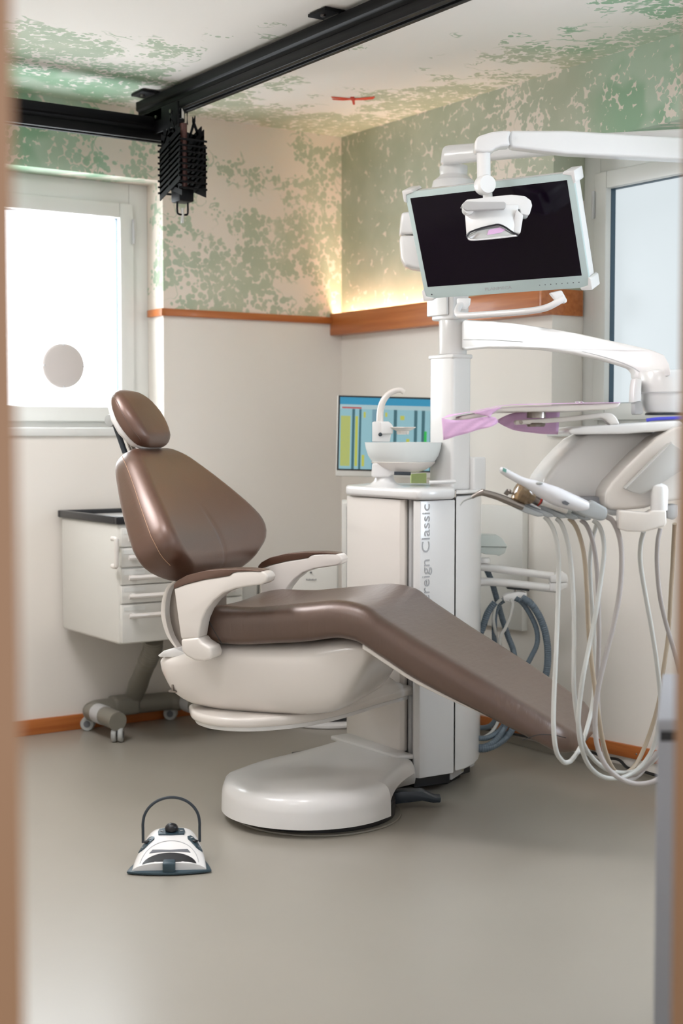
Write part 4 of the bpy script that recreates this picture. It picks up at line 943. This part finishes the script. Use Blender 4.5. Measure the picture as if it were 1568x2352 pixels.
sq(0, 1, 0, 1, 0); sq(0, 1, .90, 1, 4, -.0038); sq(0, 1, .84, .90, 3, -.0038); sq(.02, .2, .845, .865, 5, -.0041)
for a, b, c, d_, mi in [(.01,.10,.04,.74,1),(.115,.14,.0,.84,2),(.145,.17,.04,.74,1),(.18,.2,.0,.84,2),(.21,.235,.04,.2,1),(.22,.24,.72,.8,1),(.42,.44,.74,.8,1),(.50,.53,.0,.84,2),(.56,.6,.7,.76,1),(.62,.65,.38,.44,1),(.69,.72,0,.84,2),(.76,.79,.0,.84,2),(.785,.81,.36,.55,6),(.3,.4,.0,.84,7),(.6,.68,0,.36,7),(.84,.86,0,.84,2),(.9,.96,.1,.6,3)]:
    sq(a, b, c, d_, mi, -.0041)
for i in range(9): sq(.01+.01*i, .012+.01*i, .04, .74, 7, -.0044)
build('screen', bm, ms, pcm, smooth=False)
bm = BM(); box(bm, .05, .11, .03, .30, -.03, .03, PM); build('wall_mount', bm, M_wmatte, pcm, bevel=.004)
bm = BM(); vprism(bm, [(944,1090),(979,1087),(979,1110),(944,1110)], 4.97, .06); nt_ = build('sticky_note_block', bm, M_lime, label='lime yellow paper block standing behind the rinsing bowl', cat='paper block')
t = thing('white_cabinet', 'narrow white cabinet with a dark vertical slot left of the dental unit column', 'cabinet', P(800, 1430, 5.2))
bm = BM(); vprism(bm, [(785,1155),(840,1155),(840,1440),(785,1440)], 5.22, .25); build('cabinet_body', bm, M_wmatte, t, bevel=.004)
bm = BM(); vprism(bm, [(795.5,1163),(798,1163),(798,1400),(795.5,1400)], 5.216, .004); build('cabinet_slot', bm, M_print, t)
bm = BM(); vprism(bm, [(797,1440),(836,1440),(836,1724),(797,1724)], 5.3, .12); build('cabinet_plinth', bm, M_wmatte, t)
# white appliance behind the seat on a low counter
t = thing('sterilizer', 'white boxy appliance with small dark lettering seen behind the far armrest', 'appliance', P(700, 1420, 5.6))
bm = BM(); vprism(bm, [(600,1302),(776,1296),(776,1420),(600,1420)], 5.55, .30); ap = build('appliance_body', bm, M_wmatte, t, bevel=.006, seg=3)
pt = P(703, 1333, 5.546); Mx = Matrix.Translation(pt) @ Matrix((tuple(RGT)+(0,), tuple(UP)+(0,), tuple(-FWD)+(0,), (0, 0, 0, 1))).transposed()
bm = BM()
for i in range(7): box(bm, .006*i, .006*i+.0035, 0, .006-.0015*(i % 2), 0, .0006, Mx)
build('faded_print', bm, M_print, ap)
bm = BM(); lathe(bm, [(.0001,0),(.004,0),(.004,.002)], P(714, 1315, 5.546), 12, ax=-FWD); build('logo_dot', bm, M_print, ap)
t = thing('side_unit', 'low white counter behind the chair supporting the appliance', 'counter', P(650, 1500, 5.62))
bm = BM(); vprism(bm, [(518,1421),(782,1421),(782,1432),(518,1432)], 5.52, .54); build('counter_top', bm, M_wmatte, t, bevel=.003)
bm = BM(); vprism(bm, [(545,1432),(550,1432),(550,1560),(545,1560)], 5.56, .5); vprism(bm, [(770,1432),(776,1432),(776,1560),(770,1560)], 5.56, .5); build('counter_bracket', bm, M_wmatte, t)
t = thing('white_dispenser', 'small pale box with a vertical edge, seen between the two armrests', 'box', P(575, 1420, 5.62))
bm = BM(); vprism(bm, [(533,1342),(590,1338),(590,1420),(533,1420)], 5.6, .2); build('dispenser_body', bm, M_wmatte, t, bevel=.004)
# floor dish with black ring behind the base
fd = P(758, 1650, 5.45); fd = PZ(770, 1656, .02)
t = thing('floor_scale', 'round white floor device with a black ring, half hidden under the chair', 'floor device', (fd.x, fd.y, 0))
fc = Vector((fd.x+.05, fd.y+.12, 0))
bm = BM(); lathe(bm, [(.19,0),(.20,.004),(.20,.014),(.185,.022),(.001,.024)], fc, 48); build('dish', bm, M_white, t)
bm = BM(); lathe(bm, [(.155,.023),(.165,.026),(.170,.034),(.16,.042),(.13,.045),(.001,.045)], fc, 48); build('black_ring', bm, M_black, t)
bm = BM(); lathe(bm, [(.10,.045),(.118,.047),(.12,.052),(.09,.056),(.001,.056)], fc, 48); build('white_lid', bm, M_white, t)

# ------------------------------------------------------------------ MOBILE CABINET
fl = P(272, 1300, 5.2); fx, fy = fl.x, fl.y
cz0, cz1 = P(272, 1482, 5.2).z, P(272, 1203, 5.2).z
CW, CDp = .53, .53
cart = thing('mobile_drawer_cabinet', 'white mobile drawer cabinet on grey castors by the back wall', 'cabinet', (fx+CW/2, fy+CDp/2, 0))
bm = BM(); box(bm, fx, fx+CW, fy+.004, fy+CDp, cz0, cz1); build('body', bm, M_wmatte, cart, bevel=.012, seg=3)
bm = BM()
tz = cz1+.002
box(bm, fx-.01, fx+CW+.01, fy-.01, fy+.012, tz-.004, tz+.024); box(bm, fx-.01, fx+CW+.01, fy+CDp-.012, fy+CDp+.01, tz-.004, tz+.024)
box(bm, fx-.01, fx+.012, fy+.012, fy+CDp-.012, tz-.004, tz+.024); box(bm, fx+CW-.012, fx+CW+.01, fy+.012, fy+CDp-.012, tz-.004, tz+.024)
build('top_rim', bm, M_black, cart, bevel=.004)
bm = BM(); box(bm, fx+.01, fx+CW-.01, fy+.01, fy+CDp-.01, tz, tz+.006); build('top_sheet', bm, M_lightgrey, cart)
edges = [(1213, 1257), (1259, 1303), (1307, 1344), (1346, 1387), (1390, 1478)]
hy = [None, 1281, 1327, 1370, 1415]
dx0 = PY(274, 1300, fy).x
for i, (y0, y1) in enumerate(edges):
    za, zb2 = PY(274, y0, fy).z, PY(274, y1, fy).z
    bm = BM(); box(bm, dx0+.004, fx+CW-.012, fy-.010, fy+.008, zb2, za); dr = build('drawer', bm, M_wmatte, cart, bevel=.003)
    hz_ = PY(310, hy[i] if hy[i] else 1238, fy-.03).z; hx = PY(309, 1300, fy-.03).x
    bm = BM(); tube(bm, [(hx, fy-.008, hz_), (hx, fy-.024, hz_), (hx+.008, fy-.032, hz_), (fx+CW-.09, fy-.032, hz_), (fx+CW-.08, fy-.024, hz_), (fx+CW-.08, fy-.008, hz_)], .0095, 10, k=3); build('handle', bm, M_tray, dr)
    bm = BM(); lx = PY(281, 1300, fy).x; box(bm, lx, lx+.085, fy-.0115, fy-.0095, za-.022, za-.008); build('label_strip', bm, M_frame, dr)
bm = BM(); vx = PY(266, 1300, fy-.03).x+.003; z_a, z_b = PY(268, 1237, fy).z, PY(268, 1300, fy).z
tube(bm, [(vx, fy+.006, z_a), (vx, fy-.02, z_a), (vx, fy-.028, z_a-.01), (vx, fy-.028, z_b+.01), (vx, fy-.02, z_b), (vx, fy+.006, z_b)], .009, 10, k=3); build('side_handle', bm, M_tray, cart)
# undercarriage
bm = BM(); tube(bm, [P(352, 1470, 5.50), P(350, 1492, 5.52), P(341, 1513, 5.56), P(324, 1555, 5.66), P(308, 1598, 5.76)], .038, 20, ribs=(.011, .035), k=14); build('stem', bm, M_greyd, cart)
cb = PZ(300, 1612, .075)
yb = -.075
bm = BM(); tube(bm, [(fx+.09, yb-.03, .085), (fx+.13, yb+.0, .088), (fx+.25, yb, .088), (fx+.44, yb, .088), (fx+.49, yb-.03, .085)], .038, 18); crossb = build('cross_bar', bm, M_greyd, cart)
bm = BM(); box(bm, fx+.19, fx+.30, yb-.045, yb+.045, .055, .13); build('stem_socket', bm, M_greyd, crossb, bevel=.015, seg=3)
for sx in (fx+.10, fx+.50):
    bm = BM(); tube(bm, [(sx, yb-.01, .087), (sx, yb-.10, .087), (sx, yb-.22, .086), (sx, yb-.255, .084)], .037, 18); ft = build('foot', bm, M_greyd, cart)
    bm = BM(); tube(bm, [(sx, yb-.07, .087), (sx, yb-.14, .087)], .0385, 18, k=12, smooth=False); build('foot_band', bm, M_lightgrey, ft)
def caster(px, py, w):
    c = PZ(px, py, .0); c.z = 0; c.y = min(c.y, -.045)
    bm = BM(); ax = RGT if w == 'side' else FWD
    for s_ in (-1, 1): lathe(bm, [(.001,-.008),(.026,-.009),(.0285,-.004),(.0285,.004),(.026,.009),(.001,.008)], c+Vector((0, 0, .0286))+ax*s_*.013, 20, ax=ax)
    wh = build('castor', bm, M_grey, cart)
    bm = BM(); tube(bm, [c+Vector((0, 0, .03)), c+Vector((0, 0, .055))], .009, 8, smooth=False)
    for s_ in (-1, 1): lathe(bm, [(.0001,-.0005),(.014,-.0005),(.014,.0005),(.0001,.0005)], c+Vector((0, 0, .0286))+ax*s_*.023, 16, ax=ax)
    build('castor_hub', bm, M_print, wh)
caster(190, 1672, 'f'); caster(270, 1704, 'side'); caster(383, 1650, 'f'); caster(488, 1675, 'side')

# ------------------------------------------------------------------ VENT DISC on window 1
vc = PY(147, 840, D1-.01)
vent = thing('round_vent', 'round grey vent cover set in the left window pane', 'vent', vc-Vector((0, 0, .09)))
rv = 46*5.6/FPX/.86
bm = BM(); lathe(bm, [(.001,.0),(rv*.9,.0),(rv,.006),(rv,.04),(.001,.04)], vc, 48, ax=(0, 1, 0)); vb = build('vent_cover', bm, mat('grey_vent_plastic', (200, 192, 188), .5), vent)
bm = BM()
for a in (0, 90, 180, 270): ball(bm, vc+Vector((math.cos(R(a))*rv*.93, 0, math.sin(R(a))*rv*.93)), .004)
build('vent_clips', bm, M_label, vb)

# ------------------------------------------------------------------ CEILING RAILS + PANTOGRAPH
def rail(name, label, a, b, up_, w=.05, h=.085):
    """extruded profile with a slot running along each side"""
    a, b = Vector(a), Vector(b); t = (b-a).normalized(); s = t.cross(UP).normalized()
    prof = [(-w/2,0),(-w/2,h*.36),(-w*.34,h*.42),(-w*.34,h*.58),(-w/2,h*.64),(-w/2,h),(w/2,h),(w/2,h*.64),(w*.34,h*.58),(w*.34,h*.42),(w/2,h*.36),(w/2,0),(w*.2,0),(w*.2,h*.12),(-w*.2,h*.12),(-w*.2,0)]
    r = thing(name, label, 'rail', (a+b)/2)
    bm = BM(); prism(bm, [a+s*u+UP*z for u, z in prof], b-a); build('rail_profile', bm, M_blackmet, r, bevel=.0015, seg=1)
    return r
RX = -1.055
ra = rail('ceiling_rail', 'long black metal rail running across the ceiling towards the doorway', (RX, -.16, 2.408), (RX, -4.0, 2.408), 0, .062, .092)
rb = rail('cross_rail', 'black metal cross rail at the upper left hanging under the ceiling rail', (-3.2, -.33, 2.318), (-.98, -.33, 2.318), 0, .062, .086)
for y in (-.28, -1.55):
    bm = BM(); box(bm, RX-.085, RX+.085, y-.05, y+.05, 2.502, 2.512); pl_ = build('fixing_plate', bm, M_blackmet, ra, bevel=.002)
    bm = BM(); box(bm, RX-.03, RX+.03, y-.04, y+.04, 2.49, 2.505); lathe(bm, [(.008,-.006),(.008,0),(.001,0)], (RX-.06, y, 2.502), 12); build('plate_bolt', bm, M_steel, pl_)
bm = BM(); box(bm, RX-.05, RX+.05, -.42, -.25, 2.385, 2.43); box(bm, RX+.036, RX+.042, -.42, -.25, 2.33, 2.42); box(bm, RX-.05, RX-.042, -.55, -.25, 2.34, 2.43); build('trolley', bm, M_blackmet, rb, bevel=.002)
for y in (-.28, -.33, -.38, -.50):
    bm = BM(); lathe(bm, [(.007,0),(.007,.004),(.001,.004)], (RX-.052, y, 2.40), 10, ax=(-1, 0, 0)); build('bolt', bm, M_steel, rb)
pgc = P(418, 300, 5.38)
pan = thing('pantograph', 'black scissor pantograph with stacked fins hanging from the ceiling rails', 'pantograph', (pgc.x, pgc.y, 2.0))
PR = Matrix.Translation((pgc.x, pgc.y, 0)) @ Matrix.Rotation(R(0), 4, 'Z')
kk = 5.38/FPX
def zpx(y): return P(418, y, 5.38).z
W_, D_ = .165, .095
ztop, zbot = zpx(330), zpx(440)
fins = 9
for sgn in (-1, 1):                      # two side stacks of folded bars
    bm = BM()
    for i in range(fins):
        z = ztop - (ztop-zbot)*i/(fins-1)*.92
        for t_ in (-1, 1):
            a = Vector((sgn*D_*.52, -W_*.5, z-.028*t_)); b = Vector((sgn*D_*.52, W_*.5, z+.028*t_))
            dz = Vector((0, 0, .015)); dx = Vector((.0035*t_, 0, 0))
            prism(bm, [PR @ (a-dz+dx), PR @ (b-dz+dx), PR @ (b+dz+dx), PR @ (a+dz+dx)], Vector((.003, 0, 0)))
    build('scissor_bars', bm, M_blackmet, pan)
for i in range(fins):
    z = ztop - (ztop-zbot)*i/(fins-1)
    for y in (-W_*.5, 0, W_*.5):
        if i >= 8 and y == 0: continue
        bm = BM(); tube(bm, [PR @ Vector((-D_*.62, y, z)), PR @ Vector((D_*.62, y, z))], .0042, 8, smooth=False); build('cross_rod', bm, M_blackmet, pan)
bm = BM(); tube(bm, [PR @ Vector((0, -.01, zpx(285))), PR @ Vector((0, -.01, zpx(462)))], .014, 16, smooth=False); build('centre_tube', bm, M_copper, pan)
bm = BM(); box(bm, -.03, .03, -.035, .035, zpx(465), zpx(435), PR); build('lower_block', bm, M_blackmet, pan, bevel=.004)
bm = BM(); tube(bm, [PR @ Vector((-.022, 0, zpx(462))), PR @ Vector((-.022, 0, zpx(488))), PR @ Vector((-.012, 0, zpx(493))), PR @ Vector((.012, 0, zpx(493))), PR @ Vector((.022, 0, zpx(488))), PR @ Vector((.022, 0, zpx(462)))], .004, 8, k=3); lp_ = build('lower_stirrup', bm, M_blackmet, pan)
bm = BM(); tube(bm, [PR @ Vector((0, 0, zpx(478))), PR @ Vector((0, 0, zpx(513)))], .0065, 10, smooth=False); build('spigot', bm, M_chrome, lp_)
bm = BM(); tube(bm, [PR @ Vector((-.022, 0, zpx(256))), PR @ Vector((.022, 0, zpx(256))), PR @ Vector((.022, 0, zpx(283))), PR @ Vector((-.022, 0, zpx(283))), PR @ Vector((-.022, 0, zpx(256)))], .004, 8, k=2, smooth=False); us = build('upper_stirrup', bm, M_blackmet, pan)
bm = BM(); tube(bm, [PR @ Vector((0, 0, zpx(250))), PR @ Vector((0, 0, zpx(272)))], .008, 10, smooth=False); build('upper_bolt', bm, M_chrome, us)
for sgn in (-1, 1):
    bm = BM()
    for y0, y1, za, zb3 in ((-.062, .01, zpx(335), zpx(270)), (.062, -.01, zpx(335), zpx(270)), (-.06, .06, zpx(325), zpx(300)), (.06, -.06, zpx(325), zpx(300))):
        a = Vector((sgn*D_*.5, y0, za)); b = Vector((sgn*D_*.5, y1, zb3)); dz = Vector((0, 0, .011))
        prism(bm, [PR @ (a-dz), PR @ (b-dz), PR @ (b+dz), PR @ (a+dz)], Vector((.004, 0, 0)))
    build('top_links', bm, M_blackmet, pan)

# dragonfly on the ceiling
def CZ(x, y): p = PZ(x, y, CEIL-.0015); return p
bm = BM()
for w_ in ([(806,226),(785,224),(760,222),(762,224.5),(785,227),(804,228)], [(804,228),(785,228),(762,227),(765,229),(788,230.5),(806,229)],
           [(814,226),(835,224),(860,221.5),(861,224),(838,227),(814,228)], [(814,228),(838,227),(858,225),(857,227.5),(838,229.5),(814,229.5)]):
    prism(bm, [CZ(x, y) for x, y in w_], Vector((0, 0, -.001)))
df = build('dragonfly_figure', bm, mat('red_wing_print', (214, 70, 44), .6), label='small red dragonfly figure with open wings on the ceiling near the corner', cat='decoration', smooth=False)
bm = BM(); tube(bm, [CZ(809, 223), CZ(809.5, 227), CZ(811, 231), CZ(812.5, 240)], lambda t: interp([(0,.008),(.3,.010),(.5,.005),(1,.004)], t), 8, flat=.4)
build('dragonfly_body', bm, M_red, df)

# ------------------------------------------------------------------ FOOT CONTROL
fo = PZ(388, 2010, 0)
foot = thing('foot_control', 'white foot control pedal with black buttons and an arched carrying handle on the floor', 'foot pedal', fo, R(-30))
def fz(u, y):
    hw = interp(FH, y); zt = interp(FT, y); q = min(1, abs(u)/hw); return zt*(1-.40*q**6) - .006*q*q
FH = [(0,.101),(.05,.097),(.10,.090),(.15,.081),(.185,.070),(.21,.052),(.225,.032)]
FT = [(0,.026),(.03,.036),(.08,.056),(.14,.074),(.18,.080),(.205,.070),(.225,.045)]
bm = BM(); rings = []
for i in range(30):
    y = .012+.213*i/29; hw = interp(FH, y); r_ = [(-hw-.002, y, .006)]
    for j in range(31): u = hw*(-1+2*j/30); r_.append((u, y, fz(u, y)))
    r_.append((hw+.002, y, .006)); rings.append(r_)
loft(bm, rings); shell = build('pedal_shell', bm, M_white, foot, local=True, sharp=60)
bm = BM(); pts = []
for j in range(17): u = -.115+.23*j/16; pts.append(Vector((u, -.012+.022*(u/.115)**2, .003)))
pts += [Vector((.108, .05, .003)), Vector((.07, .20, .003)), Vector((.03, .225, .003)), Vector((-.03, .225, .003)), Vector((-.07, .20, .003)), Vector((-.108, .05, .003))]
prism(bm, pts, (0, 0, .007)); build('base_plate', bm, M_teal, foot, local=True, bevel=.002)
def patch(pts, th=.003, e=.0012, sub=4):
    """panel that follows the curved shell surface"""
    b = BM(); p2 = []
    for (a, c) in zip(pts, pts[1:]+pts[:1]):
        for k_ in range(sub): p2.append((a[0]+(c[0]-a[0])*k_/sub, a[1]+(c[1]-a[1])*k_/sub))
    cu_ = sum(p[0] for p in p2)/len(p2); cy_ = sum(p[1] for p in p2)/len(p2)
    rings = [[Vector((u, y, fz(u, y)-.001)) for u, y in p2]]
    for f in (1, .85, .7, .55, .4, .25, .1, .01):
        rings.append([Vector((cu_+(u-cu_)*f, cy_+(y-cy_)*f, fz(cu_+(u-cu_)*f, cy_+(y-cy_)*f)+e+th)) for u, y in p2])
    return loft(b, rings)
def arcp(r, a0, a1, cy, n=12, sy=1): return [(r*math.cos(R(a0+(a1-a0)*i/n)), cy+sy*r*math.sin(R(a0+(a1-a0)*i/n))) for i in range(n+1)]
build('pedal_cavity', patch(arcp(.074, 4, 176, .012, 16, .56), .0006, .0004, 2), M_black, shell, local=True)  # black patch on the shell, painted as the shade inside the pedal opening
bm = BM(); tube(bm, [Vector((u, y, fz(u, y)+.0006)) for u, y in arcp(.080, 6, 174, .014, 24, 1.12)], .0010, 6, k=1); build('arch_groove', bm, M_label, shell, local=True)
build('scale_band', patch([(-.056,.056),(-.02,.057),(.02,.057),(.056,.056),(.048,.068),(0,.063),(-.048,.068)], .0006, .0010, 2), M_print, shell, local=True)
bm = BM(); box(bm, -.017, .017, -.010, .030, .008, .036); build('treadle', bm, M_teal, foot, local=True, bevel=.005, seg=3)
pad = build('joystick_pad', patch([(-.036,.134),(0,.130),(.036,.134),(.038,.149),(.034,.166),(0,.170),(-.034,.166),(-.038,.149)], .003), M_teal, foot, local=True)
bm = BM(); ball(bm, (0, .152, fz(0, .152)+.010), .019, sc=(1, 1, .8)); build('joystick', bm, M_black, pad, local=True)
bm = BM()
for s_ in (-1, 1):
    u = s_*.028; z = fz(u, .15)+.0048; quad(bm, [(u+s_*.006, .15, z), (u-s_*.004, .156, z), (u-s_*.004, .144, z)])
build('arrow_marks', bm, M_label, pad, local=True)
for s_ in (-1, 1):
    c = Vector((s_*.067, .105)); dx_ = Vector((-s_*.62, .78)); nx = Vector((dx_.y, -dx_.x))
    pts = [c+dx_*a+nx*b for a, b in ((-.027,-.006),(-.02,-.010),(.02,-.010),(.027,-.006),(.027,.006),(.02,.010),(-.02,.010),(-.027,.006))]
    rk = build('rocker_button', patch([tuple(p) for p in pts], .003), M_teal, foot, local=True)
    bm = BM(); box(bm, -.007, .007, -.007, .007, 0, .006, Matrix.Translation((c.x, c.y, fz(c.x, c.y)+.003)) @ Matrix.Rotation(math.atan2(dx_.y, dx_.x), 4, 'Z')); build('rocker_knob', bm, M_black, rk, local=True, bevel=.002)
    bm = BM()
    for g in (-1, 1):
        q_ = c+dx_*.017*g; z = fz(q_.x, q_.y)+.0046; a, b, e = q_+dx_*.005*g, q_-dx_*.004*g+nx*.005, q_-dx_*.004*g-nx*.005
        quad(bm, [(a.x, a.y, z), (b.x, b.y, z), (e.x, e.y, z)])
    build('arrow_marks', bm, M_label, rk, local=True)
bm = BM(); arcs = [(-.079,.14,.050),(-.079,.14,.085)] + [(.079*math.cos(R(180-18*i)), .14+.010*math.sin(R(18*i)), .105+.070*math.sin(R(18*i))) for i in range(11)] + [(.079,.14,.085),(.079,.14,.050)]
tube(bm, arcs, .0042, 10, k=4); build('carrying_handle', bm, M_dark, foot, local=True)

# ------------------------------------------------------------------ grey cabinet at the right of the doorway
g0 = PZ(1505, 1650, 0)
Dg = 2.35
bm = BM()
gx = thing('grey_cabinet', 'blurred blue grey metal cabinet edge at the lower right beside the door jamb', 'cabinet', P(1560, 2300, Dg).xy.to_3d())
a_ = P(1508, 1700, Dg); 
def gbox(z0, z1, ins): 
    b = BM(); pts = [P(1508+ins, 1700, Dg), P(1508+ins, 1700, Dg)+RGT*.4, P(1508+ins, 1700, Dg)+RGT*.4+FWD*.45, P(1508+ins, 1700, Dg)+FWD*.45+RGT*.11]
    prism(b, [Vector((p.x, p.y, z0)) for p in pts], UP*(z1-z0)); return b
zt1 = P(1508, 1652, Dg).z; zg0, zg1 = P(1508, 1700, Dg).z, P(1508, 1682, Dg).z
build('cabinet_body', gbox(0.0, zg0, .002), M_cab, gx, bevel=.004)
build('shadow_gap', gbox(zg0-.002, zg1+.002, 7), M_black, gx)
build('cabinet_top', gbox(zg1, zt1, 0), M_cab, gx, bevel=.004)
